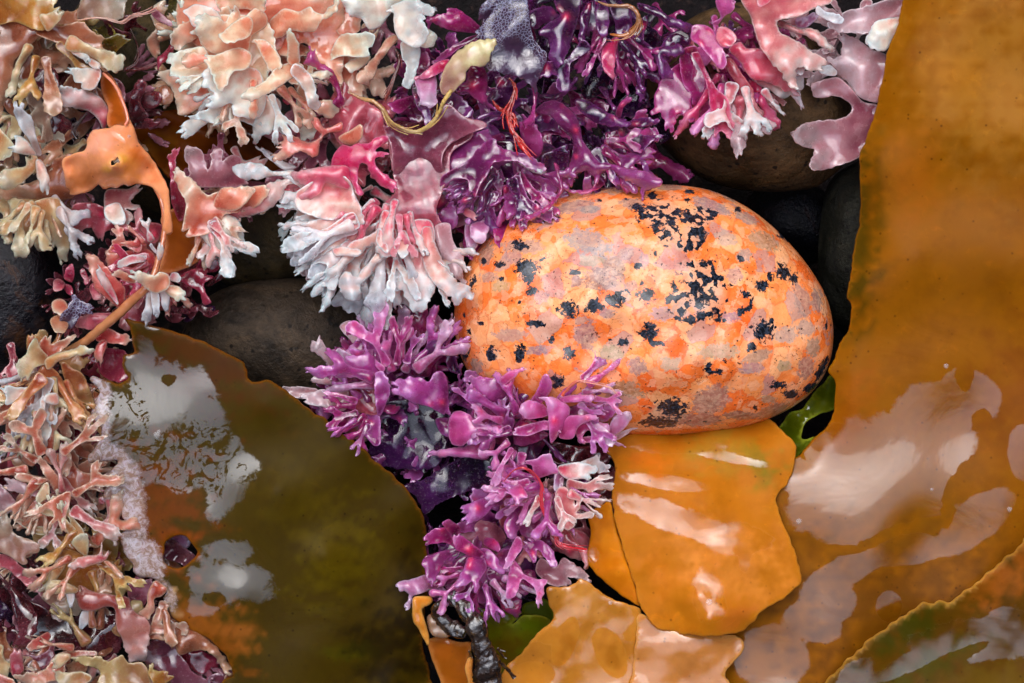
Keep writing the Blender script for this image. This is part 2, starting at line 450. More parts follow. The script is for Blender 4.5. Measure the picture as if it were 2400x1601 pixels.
FRONDS = """
@A cream
1 peach 2 6|1230,200 1230,0 1350,-60 1800,-60 2349,-60 2349,600 2200,450 2100,300 1900,350 1600,500 1400,350
1 cream 5 8|1420,330 1400,150 1600,100 1830,150 1900,300 1850,500 1800,700 1600,750 1450,650 1400,500
1 cream 10 20|1640,430 1410,330 1340,140 1420,100 1510,130 1560,150 1600,65 1650,90 1640,160 1720,80 1760,60 1830,100 1830,180 1730,260 1700,480
1 cream 9 8|1440,480 1410,330 1290,340 1170,370 1150,420 1185,460 1165,520 1230,525 1240,580 1290,595 1330,540 1420,500
1 peach 6 2|1440,480 1220,490 1120,490 1085,530 1170,590 1200,650 1225,780 1280,790 1370,740 1450,660
1 white 14 22|1700,460 1560,430 1500,410 1410,480 1390,590 1440,610 1470,640 1430,700 1480,745 1600,710 1600,780 1700,810 1790,800 1830,690 1790,500
1 cream 16 24|1640,330 1480,380 1410,400 1440,470 1490,600 1520,630 1560,590 1600,500 1700,470 1730,380
1 white 10 14|1560,700 1430,750 1330,790 1300,810 1490,850 1560,850 1650,830 1770,860 1750,800 1660,720
1 white 6 10|1430,800 1310,820 1230,890 1275,905 1260,950 1340,920 1380,880 1440,835
1 white 12 10|1800,660 1850,660 1910,680 1935,720 1920,810 1890,860 1860,920 1810,930 1790,980 1750,980 1740,880 1760,800
1 cream 18 26|2085,450 2010,430 1900,470 1820,560 1700,620 1660,670 1720,690 1850,640 1960,570 2065,500
1 cream 20 26|2060,430 2060,370 2050,290 2000,200 1970,210 1980,300 1980,420 2010,450
1 white 20 16|2030,440 2000,500 2060,570 2100,640 2120,720 2160,755 2200,740 2180,640 2150,540 2090,470
1 cream 16 20|1760,300 1730,290 1750,270 1830,280 1900,350 1940,440 1910,500 1870,500 1830,440
1 cream 8 18|1880,260 1830,180 1900,100 1960,60 2060,80 2130,50 2210,100 2300,0 2330,-20 2300,90 2200,150 2170,210 2080,220 2000,210 1950,250
1 cream 4 14|1520,70 1500,-40 1800,-40 1800,90 1700,60
2 cream 6 12|-100,420 -60,330 0,240 100,230 210,225 240,270 185,340 190,385 100,390 0,385
2 white 10 14|60,-30 0,-20 20,60 60,110 140,130 190,200 270,180 330,100 430,0 420,-40
2 white 14 18|360,90 330,60 430,0 500,-20 570,20 640,50 650,90 600,110 560,95 580,130 560,145 590,190 590,260 550,320 500,325 430,290 380,240 360,150
2 cream 12 12|570,200 640,230 655,270 640,310 580,325 540,310
2 white 8 10|440,280 410,300 420,400 450,450 430,540 420,590 450,610 490,580 520,480 540,330
2 peach 4 10|370,240 310,270 270,330 210,410 150,470 110,520 120,570 170,580 220,540 250,450 330,340 390,270
2 cream 4 8|170,380 90,400 40,430 30,470 70,495 130,470 190,420 200,390
1 cream 6 4|2120,560 2050,600 2040,760 2045,860 2070,930 2110,980 2160,940 2190,840 2150,740 2140,640
1 peach 0 4|2200,400 2260,430 2349,560 2400,640 2500,640 2460,500 2380,350 2349,290 2300,330
1 peach 3 6|2280,150 2349,250 2450,240 2480,120 2400,20 2349,0 2280,60
1 white 8 9|1260,80 1290,60 1340,30 1400,40 1480,70 1520,130 1440,170 1330,180 1300,120
1 cream 17 22|1600,160 1560,200 1510,250 1560,300 1650,280 1720,240 1740,150 1700,110
@F pink
1 magenta 8 16|2370,690 2349,640 2330,560 2280,480 2190,410 2150,335 2110,400 2090,445 2160,460 2230,520 2300,600 2320,660 2260,720 2180,750 2070,740 2065,780 2150,800 2260,780 2370,720
1 coral 10 14|2349,840 2290,870 2230,880 2190,815 2145,820 2165,880 2210,930 2130,980 2010,930 1955,920 1950,960 1910,1000 1940,1030 1875,1080 1960,1095 2060,1040 2150,1080 2190,1060 2200,980 2250,920 2349,900
1 clearw 6 4|2040,1150 1950,1110 1880,1060 1780,1010 1800,1050 1870,1110 1960,1170
1 whitep 12 12|2020,1170 1880,1180 1800,1130 1720,1120 1640,1130 1600,1175 1650,1220 1740,1240 1800,1230 1900,1210 2020,1210
1 pink 16 14|2400,1150 2200,1150 2080,1170 2000,1200 2040,1240 2090,1280 2100,1320 2040,1370 2050,1390 2180,1350 2250,1260 2400,1300
1 whitep 4 6|2100,1340 2060,1420 2030,1500 2080,1568 2200,1600 2349,1568 2349,1400 2250,1300
2 hot 14 20|-60,1090 0,1000 60,1010 100,990 190,985 240,945 310,940 320,970 260,1010 240,1040 290,1045 310,1070 240,1085 230,1130 280,1180 350,1230 370,1310 300,1290 210,1220 170,1130 130,1130 110,1240 150,1330 110,1340 60,1240 -60,1180
2 whitep 14 14|-60,1150 0,1200 60,1250 90,1330 130,1420 160,1500 140,1540 60,1530 0,1520 -150,1500 -300,1440 -310,1330 -200,1250
2 mauve 8 2|460,900 380,880 300,850 340,1000 360,1200 370,1310 440,1350 560,1440 700,1300 690,1100 740,1000 860,930 1000,870 960,830 860,810 740,720 690,740 640,830 560,900
2 rose 4 4|0,560 60,610 160,690 260,760 300,860 340,1000 200,1000 130,1000 0,1000 -60,900 -100,760
2 peach 10 14|-20,950 60,900 90,880 130,850 150,880 130,960 60,1000 
2 mauvepink 6 8|860,830 560,900 380,890 330,1000 370,1310 300,1400 250,1500 250,1650 400,1720 600,1720 700,1568 650,1450 740,1200 760,1050 900,940
5 pinkw 3 5|300,-120 200,0 150,200 60,330 100,420 250,430 380,300 480,340 640,390 700,250 640,60 560,-100
5 pink 8 2|380,-60 330,-100 200,-120 0,-40 -40,60 20,160 120,200 240,140 330,60
4 whitep 12 12|2349,-40 2200,-60 2050,0 2050,30 2020,50 2060,80 2100,110 2130,130 2090,200 2100,245 2150,230 2200,200 2300,140 2380,110
4 clearw 10 14|2380,170 2250,190 2170,230 2120,290 2130,350 2190,365 2260,320 2380,280
4 clearw 6 4|2110,100 2060,110 2010,210 2000,250 2050,260 2090,200 2120,150
4 clearw 6 6|2380,280 2280,320 2240,360 2260,390 2310,380 2380,340
5 clearw 4 4|60,380 0,420 -50,480 -70,520 -40,545 0,540 40,580 80,575 110,605 150,590 190,540 210,480 130,400
5 whitep 10 14|390,340 250,420 220,470 270,530 290,600 270,680 290,710 330,680 350,590 350,500 385,450 410,380
5 whitep 14 16|400,-20 330,80 330,180 240,250 190,330 130,400 140,480 90,500 30,500 0,440 -20,360 40,300 100,330 160,270 230,180 240,80 250,-40
5 whitep 16 20|420,20 390,60 365,90 375,150 410,205 450,190 470,130 460,60 440,20
5 pinkw 14 16|480,-40 450,100 460,200 440,300 390,350 395,430 430,435 440,480 480,560 540,585 580,560 600,500 650,400 600,330 590,250 640,150 620,-40
5 whitep 17 20|560,0 550,100 560,220 600,330 660,400 740,470 780,530 815,530 830,490 900,490 915,470 880,400 800,370 760,330 700,230 640,90 620,0
5 clearp 10 10|640,0 690,200 760,310 830,380 855,390 830,280 840,180 790,130 760,60 740,-30
5 whitep 18 20|260,0 240,90 260,140 310,180 325,160 310,100 285,20
5 pink 8 10|380,0 340,120 320,260 250,360 300,380 380,300 440,240 460,120 450,0
5 whitep 15 17|0,130 60,140 120,150 130,180 100,200 30,190 -40,190 -60,150
2 bleach 14 18|700,650 680,600 700,500 740,420 830,330 950,280 1050,260 1070,300 1030,360 1010,430 960,460 900,450 860,490 850,550 800,600 760,640
@G purple
2 magenta 10 14|960,190 920,150 860,100 790,60 735,55 720,95 640,115 600,132 650,165 740,205 850,222 940,225
2 magenta 8 6|940,240 870,260 800,300 730,340 660,400 635,440 680,430 750,380 830,320 920,290
2 hot 10 12|740,410 660,430 590,480 510,545 590,540 680,500 740,460
2 clearl 10 14|600,470 540,530 505,550 530,650 560,720 610,745 650,720 655,620 660,570 640,500
2 violet 6 8|500,560 490,640 520,720 560,800 600,855 620,800 600,740 540,690 530,590
2 magenta 4 4|520,500 530,430 560,350 600,390 610,450 570,520
2 magenta 10 6|900,450 870,500 860,560 800,615 860,630 920,680 1000,730 1070,750 1000,690 1005,560 990,480 950,455
2 magenta 2 6|490,660 420,680 320,710 340,740 380,780 420,770 490,710
2 violet 6 8|1120,760 1020,775 960,790 920,830 940,830 1000,800 1120,800
2 lilacd 14 16|760,1240 700,1280 690,1220 740,1180 820,1140 900,1080 940,1020 1020,960 1060,960 1080,1010 1160,1040 1260,1060 1350,1100 1410,1160 1390,1190 1300,1160 1200,1110 1100,1110 1040,1130 1010,1200 960,1270 900,1340 870,1240 790,1230
2 white 15 16|1200,1105 1260,1130 1330,1140 1400,1165 1415,1190 1350,1195 1290,1170
2 lilacd 8 14|1180,1110 1240,1130 1240,1250 1230,1380 1190,1490 1150,1505 1115,1450 1120,1370 1030,1420 1090,1360 1160,1310 1190,1240
2 lilacd 6 8|1010,1130 1080,1180 1110,1240 1105,1310 1090,1355 1060,1290 1000,1200
2 lilacd 4 6|560,1440 640,1480 700,1440 780,1400 800,1500 780,1568 700,1600 560,1568
2 rose 8 12|830,1400 880,1440 920,1470 930,1500 900,1515 860,1490 820,1440
2 clearl 6 6|960,1320 1010,1280 1060,1380 1030,1568 980,1650 920,1568 930,1450
5 clearl 9 11|900,-40 890,60 930,100 970,105 1000,60 1010,-40
5 clearl 5 8|860,-30 850,60 870,140 900,155 940,120 940,20
2 magenta 12 20|1460,1120 1500,1300 1440,1390 1350,1450 1260,1490 1245,1520 1340,1500 1440,1430 1500,1350 1530,1290 1500,1150
2 lilacd 8 18|1340,770 1440,800 1530,900 1590,960 1590,1060 1560,1160 1530,1230 1560,1290 1620,1200 1690,1180 1740,1230 1750,1270 1800,1180 1860,1180 1960,1240 2060,1290 2060,1330 2075,1390 2110,1310 2200,1280 2210,1250 2140,1190 2040,1170 1920,1150 1830,1120 1760,1100 1700,1020 1660,960 1640,860 1600,780 1500,700 1400,700
2 magenta 6 10|1730,1180 1750,1260 1700,1310 1580,1310 1650,1330 1770,1300 1820,1240 1800,1160
2 violet 6 10|1610,690 1680,690 1780,740 1880,800 1970,840 1940,870 1840,870 1760,850 1640,760
2 magenta 10 14|1890,790 1900,740 1940,680 1980,670 1985,700 1940,740 1920,810
2 violet 6 10|1930,860 2020,820 2120,810 2190,830 2150,860 2050,870 1950,880
2 violet 6 12|1900,900 1960,1000 2050,1100 2120,1190 2080,1060 2130,980 2220,940 2190,930 2080,930 1990,900 1940,860
2 violet 2 -2|1100,960 1000,1000 900,1050 840,1160 900,1250 1000,1300 1100,1340 1250,1350 1350,1280 1450,1200 1500,1100 1450,1000 1300,980
2 violet 4 0|1380,1080 1400,1200 1360,1300 1420,1380 1520,1280 1560,1160 1560,1020 1470,1030
5 magenta 6 14|1060,-60 1050,60 1110,170 1150,150 1160,60 1180,-60
5 magenta 5 8|1000,-30 1040,90 1060,60 1060,-30
2 lilacd 3 2|1000,1260 960,1340 930,1420 1000,1480 1080,1560 1160,1568 1250,1460 1330,1380 1300,1260 1150,1220
2 mauve 3 1|560,1440 500,1380 480,1300 560,1250 680,1290 740,1400 800,1430 860,1420 920,1300 980,1280 960,1400 860,1540 700,1568 600,1500
2 magenta 3 8|1110,920 1060,930 1000,960 960,1010 1010,1000 1080,970 1130,960
2 violet 2 6|620,640 700,680 760,770 860,810 900,760 860,700 780,640 700,610
2 lilacd 5 7|600,1440 560,1250 700,1130 760,1010 900,930 1010,900 1080,1000 1200,1080 1100,1140 1010,1230 960,1300 860,1380 700,1430
@Q bryo
2 bryo 12 10|1150,-60 1080,-40 1050,60 990,150 930,240 1050,300 980,380 1000,470 1130,510 1230,540 1320,600 1340,640 1350,570 1390,470 1415,400 1390,350 1330,280 1300,170 1290,60 1260,-40
2 bryo 8 9|1040,150 1000,145 960,150 955,60 1000,0 1070,-30 1080,80
2 magenta 8 12|1260,540 1310,600 1320,700 1300,790 1250,860 1280,885 1330,830 1335,760 1345,620
@H violet
2 violet 10 12|1640,-40 1490,-40 1480,60 1500,110 1420,160 1360,220 1380,250 1420,270 1430,350 1430,410 1460,475 1500,460 1550,380 1590,260 1630,120
2 violet 8 10|1690,20 1650,100 1640,200 1630,280 1645,325 1680,250 1720,80 1720,20
2 violet 8 12|1780,10 1760,40 1750,130 1780,230 1810,250 1840,190 1840,80 1820,10
2 magenta 4 8|1740,210 1720,330 1760,390 1800,400 1820,330 1800,260 1780,210
2 hot 10 14|1880,260 1810,310 1790,370 1800,460 1870,550 1880,460 1890,360 1910,270
2 violet 4 6|2090,110 2000,230 1980,330 2000,410 2070,480 2100,470 2110,380 2080,260 2110,150
2 violet 8 10|2040,20 2150,50 2250,110 2349,150 2420,170 2400,220 2349,210 2270,190 2180,120 2060,70
2 violet 6 4|2400,200 2270,230 2190,330 2160,430 2200,450 2270,420 2330,350 2400,300
2 magenta 6 10|1930,260 1960,330 1980,390 1985,340 1980,260
2 deep 0 -4|1520,300 1400,480 1500,500 1600,470 1720,450 1690,380 1620,300
2 violet 0 4|1360,650 1480,640 1560,580 1620,530 1610,580 1550,640 1480,690 1370,690
2 deep -2 -6|1650,620 1750,450 1850,400 1960,480 1940,560 1880,600 1800,640 1700,680
2 violet 2 6|1770,600 1830,690 1880,760 1890,740 1850,680 1830,610
2 violet 2 -2|1290,100 1330,60 1450,50 1480,140 1400,160 1350,200 1300,180
2 violet 2 0|1850,50 1880,150 1900,260 1960,260 2000,180 1980,60 1920,30
2 deep 1 -2|1980,180 2050,150 2150,200 2200,270 2180,380 2120,500 2060,480 2000,380
2 violet 3 1|1560,-40 1600,100 1660,180 1720,240 1760,140 1740,0 1700,-40
@I rosy
3 magenta 6 8|20,360 0,420 -70,470 -150,560 -190,650 -200,740 -220,780 -210,800 -160,770 -130,840 -100,905 -60,870 -30,780 60,840 80,830 60,720 70,560 80,420
3 magenta 8 4|20,330 100,330 160,600 190,880 160,895 130,820 80,720 40,640 0,560 -20,400
3 hot 14 12|90,360 60,370 110,450 160,560 180,650 190,760 210,910 260,900 310,940 345,960 355,880 330,760 300,670 240,620 170,500 110,360
3 clearp 12 16|310,680 350,650 390,660 430,720 490,800 560,810 640,850 650,870 610,900 605,930 540,910 455,905 440,980 390,1080 360,1060 330,970 350,880 320,760
3 rose 14 12|330,400 290,440 330,520 360,560 390,640 440,730 530,800 550,800 500,690 470,600 400,500
3 pinklil 16 20|130,170 70,180 60,220 60,270 110,310 170,370 220,440 265,475 295,450 300,390 250,290 200,200
3 pink 18 20|250,190 230,250 240,290 280,320 340,310 365,260 350,220 300,190
3 pinklil 12 16|200,160 260,120 240,60 230,-20 300,-20 360,0 340,80 290,110 240,170
3 pink 12 10|400,290 340,310 320,340 340,370 400,430 430,490 490,550 560,560 660,600 740,640 800,640 740,570 690,490 620,400 550,340 440,330
3 pinkw 8 8|480,540 520,510 600,500 700,540 760,610 800,640 740,650 680,680 600,620 490,570
3 rosew 12 22|440,-60 400,0 460,100 490,190 530,310 600,420 680,500 710,560 770,610 790,580 780,480 830,460 860,480 945,490 950,460 990,435 980,410 880,350 800,290 680,230 650,180 660,140 800,110 900,60 1000,30 1030,0 1000,-60
3 clearw 16 18|790,450 770,470 800,520 830,500 840,455
3 clearp 14 12|800,500 870,490 895,520 830,530
3 clearw 14 12|790,520 770,590 800,630 830,600 830,530
3 rose 2 4|450,600 560,640 620,650 660,720 650,780 620,760 560,690 470,660
3 clearp 4 4|740,640 790,710 825,750 815,680 800,630
3 rosew 8 14|650,130 800,190 900,200 980,260 1040,330 1030,360 980,340 880,260 820,240 670,180
3 clearw 16 18|930,40 980,80 1080,100 1110,140 1080,165 1000,140 920,90
3 clearl 4 4|780,130 860,110 920,100 910,140 850,190 790,180
3 pink 20 22|540,-40 510,0 530,40 590,20 620,-40
3 magenta 4 0|180,420 300,520 400,640 470,640 440,500 330,380 220,380
@J clear
3 clearp 0.0 6.0|1540,-20 1400,0 1280,40 1200,60 1100,90 1090,130 1000,150 1010,190 1080,220 1250,230 1400,190 1480,160 1540,60
3 white 6.0 8|1530,120 1400,130 1320,160 1260,270 1260,300 1310,340 1400,345 1450,260 1530,180
3 clearp 2.0 0.0|1420,400 1300,340 1200,270 1120,240 1080,230 1100,330 1090,380 990,400 1010,430 1060,490 1050,510 1130,560 1170,620 1240,680 1360,700 1440,600
3 clearm -2.0 2.0|1360,760 1330,720 1240,700 1170,620 1080,540 1000,540 890,580 890,630 920,670 980,670 1060,660 1150,710 1165,750 1130,800 1060,820 950,830 850,850 760,900 760,960 800,1000 890,1020 910,1040 870,1130 890,1165 960,1170 1100,1130 1220,1080 1330,980
3 clearw 4.0 6.0|1060,490 1000,445 950,460 950,500 1010,520 1050,520
@B tan
1 gold 8 12|-30,170 -30,-60 390,-60 385,20 370,60 420,70 400,140 350,180 310,200 290,210 200,190 100,150 0,170
1 ivory 14 16|320,210 280,140 280,100 340,90 420,70 400,150 350,205
1 tan 10 6|100,140 260,190 300,210 230,290 150,370 100,420 80,560 30,720 0,800 -40,800 -40,150
1 tan 10 10|250,200 330,170 420,180 560,150 640,220 730,260 700,300 740,380 750,460 720,500 690,470 600,400 480,350 380,290 260,240
1 olive 4 6|700,360 640,220 700,250 760,260 780,200 740,160 800,230 880,260 860,300 790,370 760,460
1 tan 4 0|250,250 290,330 420,350 520,380 480,470 400,440 270,460 220,560 215,650 150,600 80,540 110,400
1 greyc 2 6|540,130 620,120 680,130 830,130 870,0 840,-60 600,-60 540,60
1 white 12 14|490,345 500,370 560,400 610,430 600,380 530,345
1 white 14 16|620,405 610,440 650,470 690,475 690,440 650,415
1 white 14 10|690,480 620,470 530,470 460,480 500,520 510,560 560,570 560,600 600,620 650,610 680,560 695,510
1 pinkw 6 14|730,880 760,780 700,680 620,630 540,610 400,600 420,640 360,660 390,700 440,730 540,750 620,770 680,830 705,890
1 wine 4 6|330,460 230,520 230,620 280,670 360,690 400,600 400,540 380,480
1 wine 2 6|900,830 890,700 950,550 1000,560 1010,580 970,700 1000,790 960,840
1 wine 2 4|970,660 1090,630 1110,700 1060,740 970,740
1 wine 0 2|890,870 960,820 1080,830 1070,865 980,885
1 mauve 4 6|770,540 840,570 860,650 840,690 790,640
1 wine 0 -2|200,690 330,720 440,800 500,870 460,920 390,930 350,890 260,780
1 tan 0 0|1100,600 1150,590 1200,650 1190,690 1130,720 1090,680
1 crimson 0 2|1180,290 1215,240 1250,280 1200,330 1170,420 1110,440 1090,490 1080,410 1140,350
1 mauve 2 4|1050,60 1120,100 1180,160 1180,180 1120,160 1050,110
1 greyc 0 2|1240,20 1300,0 1380,-40 1400,60 1330,130 1260,190 1230,120
@D ivory
1 clearw 6 14|250,1070 200,960 130,860 90,740 130,710 180,760 230,850 250,950 285,1060
1 white 12 16|250,1070 150,1060 70,1030 110,1000 100,930 140,935 190,980 240,1040
1 ivory 8 12|260,1090 200,1070 180,1140 100,1160 0,1180 -20,1250 30,1300 100,1290 180,1230 250,1160
1 white 12 14|250,1100 250,1180 270,1270 310,1330 340,1290 330,1200 290,1110
1 tan 6 2|500,1060 380,1090 300,1060 270,980 240,1050 250,1150 300,1200 200,1260 0,1290 -20,1360 200,1370 400,1380 520,1340 480,1200
4 ivory 8 2|300,-200 200,-150 130,0 150,40 220,70 240,130 270,160 310,130 320,80 350,130 380,110 400,200 440,245 470,160 500,80 500,0 480,-100 400,-200
1 ivory 2 -2|150,1340 60,1380 80,1480 100,1568 200,1568 330,1480 400,1370
4 rose 4 0|640,-170 500,-150 480,0 520,75 580,10 630,0 690,90 720,30 760,20 815,50 800,-20 770,-100
1 rosew 2 8|760,1300 880,1300 970,1280 900,1380 960,1420 950,1450 870,1440 910,1490 880,1550 850,1540 800,1550 770,1500 720,1440 720,1330
1 white 8 10|780,1400 720,1430 730,1500 790,1540 850,1540 860,1480 820,1400
1 ivory 2 6|-20,880 40,930 100,1000 80,1060 -20,1100
1 tan 2 0|20,700 70,680 100,720 110,800 60,780
4 clearw 2 0|130,-60 90,-30 120,30 170,40 210,-20 200,-80
@E peachy
1 clearm 4 8|1420,1290 1290,1270 1310,1190 1270,1060 1290,1020 1360,1020 1400,1080 1430,1170 1460,1100 1450,1060 1490,1020 1530,1040 1530,1110 1590,1070 1650,1080 1660,1120 1620,1170 1680,1230 1690,1280 1600,1290
1 peach 12 14|1470,1600 1280,1600 1280,1400 1220,1280 1200,1165 1260,1190 1340,1250 1420,1340 1520,1320 1620,1380 1660,1420 1640,1460 1540,1480 1510,1568
1 peach 14 18|1470,1420 1520,1300 1620,1290 1700,1280 1750,1320 1700,1390 1640,1440 1560,1450
1 rosew 10 12|1480,1480 1560,1400 1700,1380 1850,1260 1960,1230 2000,1190 2040,1240 1960,1290 1950,1340 1880,1420 1780,1470 1650,1500 1560,1520
4 white 12 10|1400,-100 1300,-60 1310,0 1400,80 1450,150 1500,230 1540,295 1560,260 1595,270 1590,180 1630,170 1625,130 1600,100 1680,90 1650,-40 1600,-80 1500,-110
1 crimson 6 12|1230,1520 1180,1380 1170,1200 1150,1060 1180,1050 1220,1020 1230,1060 1200,1100 1210,1160 1230,1280 1280,1380 1260,1500
1 peach 13 17|1700,1300 1780,1280 1840,1290 1830,1360 1740,1440 1660,1440 1690,1360
@K coral
4 coral 12 16|830,560 730,480 660,420 620,300 595,210 620,180 670,200 720,260 780,330 850,400 860,440 850,540
4 pinkw 16 20|810,530 740,450 680,360 670,270 700,290 740,350 800,470
4 coral 8 12|900,280 760,290 730,200 740,155 810,170 900,150 920,110 1060,180 1050,290 960,270
4 pinkw 12 18|1000,200 900,190 820,230 800,265 850,265 940,240 1000,230
4 rose 4 8|1110,-20 960,-30 950,50 960,100 1060,110 1100,60
4 coral 10 14|1010,120 950,60 920,90 840,95 900,125 970,140
4 cream 20 24|1040,440 960,380 905,320 990,310 1060,330 1100,305 1150,320 1170,370 1150,420 1080,450
4 cream 18 18|1140,400 1180,395 1240,410 1280,480 1240,490 1230,510 1170,470 1130,440
4 clearw 16 14|1010,440 1000,540 975,600 990,655 1030,640 1050,580 1045,450
4 clearw 18 16|1040,440 1050,540 1070,600 1095,570 1090,450
4 clearw 18 16|1100,430 1120,540 1140,580 1160,560 1165,460 1140,420
4 pinkw 16 20|1170,330 1160,345 1180,365 1220,370 1245,345 1220,310 1180,310
4 white 20 22|1080,200 1080,160 1110,110 1120,190 1095,225
4 clearw 20 22|1085,180 1080,160 1040,110 1030,120 1060,165
4 peach 14 18|940,370 850,300 780,310 830,350 900,380
4 rose 8 4|800,590 640,590 520,620 480,650 560,690 680,700 780,650
4 crimson 4 6|1230,340 1340,280 1440,320 1400,390 1430,470 1450,520 1400,530 1370,440 1280,390
4 crimson 2 4|1330,320 1390,200 1450,140 1520,200 1500,290 1420,310
4 wine 0 2|1420,400 1500,320 1570,290 1590,290 1540,340 1450,400
4 wine 0 4|1250,560 1350,550 1365,575 1320,580 1260,590
4 wine -2 2|1140,590 1260,610 1230,650 1160,640
4 crimson 6 8|480,370 440,340 470,260 500,250 510,300 500,370
4 crimson 6 8|570,280 550,300 590,390 610,380 590,300
4 crimson 4 6|430,390 490,400 500,470 460,450
4 rose 4 8|400,350 365,370 370,420 390,435 430,420 445,380
4 peach 6 10|420,490 370,500 350,540 380,590 430,600 470,580 460,520
4 tan 8 12|420,600 370,610 345,650 390,720 440,720 470,660
4 rose 6 8|640,380 615,420 650,490 690,490 690,430
4 rose 2 2|980,480 880,560 820,640 830,690 900,700 960,660 980,600
4 coral 2 6|1060,230 980,240 900,330 930,420 1020,400 1070,320
4 bryo 8 10|450,690 410,680 420,600 470,550 500,460 560,500 640,570 560,600 500,690
@L yellow
4 ivory 10 14|340,930 270,950 220,980 170,1050 130,990 110,930 180,870 200,810 250,760 280,830 330,890
4 ivory 16 20|320,970 310,910 370,870 440,850 520,830 580,805 600,825 640,845 620,870 560,870 480,900 400,920 350,970
4 peach 8 10|290,860 270,800 330,750 350,800 400,780 500,740 520,745 430,840 340,890
4 orange 10 8|300,940 380,980 420,1040 420,1100 460,1190 450,1200 400,1170 380,1140 310,1150 270,1200 230,1100 160,1080 200,1060 110,1110 140,1060 250,1000
4 white 12 14|250,1090 160,1100 10,1095 40,1150 40,1215 110,1200 180,1150 250,1140
4 white 14 16|390,1140 310,1150 300,1190 340,1210 400,1210
4 white 14 14|280,1180 280,1250 270,1340 290,1360 305,1300 310,1180
4 white 10 12|370,1180 310,1220 280,1350 260,1440 280,1510 310,1515 350,1400 350,1320 390,1300 400,1200
4 peach 10 8|150,1120 170,1200 160,1290 210,1330 230,1390 250,1395 260,1280 240,1150 200,1120
4 peach 4 8|160,1200 0,1215 -20,1330 60,1340 160,1290
4 clearw 8 10|150,1270 110,1350 70,1430 90,1450 120,1430 190,1290
4 orange 6 0|420,930 450,1050 540,1200 620,1250 640,1180 600,1070 560,1000 500,970 450,930
4 crimson -2 2|660,930 610,920 640,850 700,830 860,850 890,960 890,1030 800,1060 700,1010
4 coral 8 8|690,780 650,850 680,940 700,910 740,780
4 coral 6 10|660,770 720,690 830,730 900,760 860,800 740,790
4 crimson -4 -6|620,1260 480,1250 400,1300 380,1500 450,1600 560,1450 680,1400
4 peach 2 4|60,1300 40,1400 80,1440 160,1440 240,1420 220,1320 150,1270
@M magenta
5 lilac 6 10|400,960 370,720 360,640 320,580 240,540 190,550 170,620 200,690 260,800 330,930
5 clearl 4 8|440,880 440,800 450,700 480,620 460,560 420,525 390,560 385,640 400,720 420,860
5 clearl 0 4|620,800 590,700 600,600 620,560 660,600 720,650 770,610 770,720 740,780 680,800
5 violet 8 14|500,960 560,870 600,790 680,740 730,730 730,780 660,840 600,920 560,1000 510,1020
5 magenta 2 4|540,820 480,660 480,560 530,530 590,560 590,680 580,800
5 lilac 10 14|310,980 240,900 170,830 190,740 150,780 170,860 120,880 50,880 20,900 70,970 170,1010 250,1060 300,1040
5 lilac 14 18|250,1290 230,1120 240,1010 280,990 320,1050 330,1130 300,1230 270,1290
5 lilac 10 6|270,1480 260,1290 200,1260 140,1290 120,1380 180,1450 230,1500
5 rose 8 4|250,1280 100,1260 60,1200 30,1100 60,1040 20,960 100,990 200,1040 240,1150
5 lilac 12 18|740,1240 730,1290 600,1230 500,1210 420,1160 360,1100 420,1040 530,1030 600,1060 640,1000 690,990 730,1050
5 deep -2 -4|460,1180 300,1220 200,1480 220,1600 300,1650 640,1650 720,1500 740,1290 600,1200
5 clearp 4 4|60,640 -10,680 50,760 130,790 140,700 
4 clearp 10 16|2380,1100 2300,1000 2220,900 2130,830 2180,765 2230,800 2290,900 2380,1000
4 clearp 6 8|2380,1250 2200,1230 2080,1180 2120,1130 2250,1110 2380,1080
4 clearp 2 2|2180,1110 1950,1095 2050,1170 2160,1160
4 clearp 3 4|2280,1080 2150,1060 2150,1020 2200,1010 2280,1050
5 rose 0 -2|60,1000 0,1000 -20,1250 0,1350 60,1450 170,1470 170,1360 120,1200
5 violet 2 4|780,1000 740,980 720,900 740,800 770,830 800,940 830,1010
5 clearl 4 6|170,740 110,620 140,600 200,700
5 lilac 4 2|160,740 60,820 0,900 60,960 160,960 240,900 260,840
5 magenta 2 3|420,920 500,1000 600,1020 640,940 720,860 760,760 700,800 600,860 500,900
@N lilacpink
5 lilac 12 16|1080,1230 1150,1190 1150,1100 1180,990 1140,985 1050,1030 980,1030 880,1025 900,1080 950,1150 1040,1230
5 pinklil 18 22|1090,1050 1150,990 1260,970 1220,1000 1180,1040 1120,1080
5 lilac 14 18|930,1270 880,1200 760,1110 800,1100 860,1150 880,1080 930,1160 990,1155 980,1200 950,1270
5 pinklil 14 18|740,1440 740,1330 770,1270 820,1260 880,1290 960,1340 1060,1370 1105,1390 1080,1425 1000,1420 900,1450 830,1500 770,1490
5 pinklil 12 8|1010,1410 900,1480 830,1510 720,1520 600,1560 700,1575 870,1580 1000,1590 1060,1480
5 lilac 10 12|1100,1420 1080,1300 1060,1200 1150,1200 1150,1300 1190,1320 1180,1380 1140,1420
5 lilac 18 24|1300,1200 1340,1130 1390,1020 1420,1010 1450,1080 1440,1130 1370,1210
5 lilac 20 22|1480,1180 1540,1100 1600,1050 1660,1020 1640,1060 1600,1120 1540,1180
5 lilac 20 22|1570,1180 1650,1130 1710,1070 1750,1040 1720,1100 1680,1180
5 pinklil 22 26|1500,1170 1600,1150 1720,1150 1750,1170 1720,1195 1600,1200 1510,1200
5 pinklil 20 24|1460,1470 1440,1480 1430,1390 1420,1270 1400,1190 1360,1170 1440,1165 1510,1190 1570,1240 1560,1330 1510,1400
5 pinklil 20 26|1500,1370 1560,1300 1650,1290 1760,1300 1700,1330 1630,1370 1600,1440 1560,1455 1500,1440
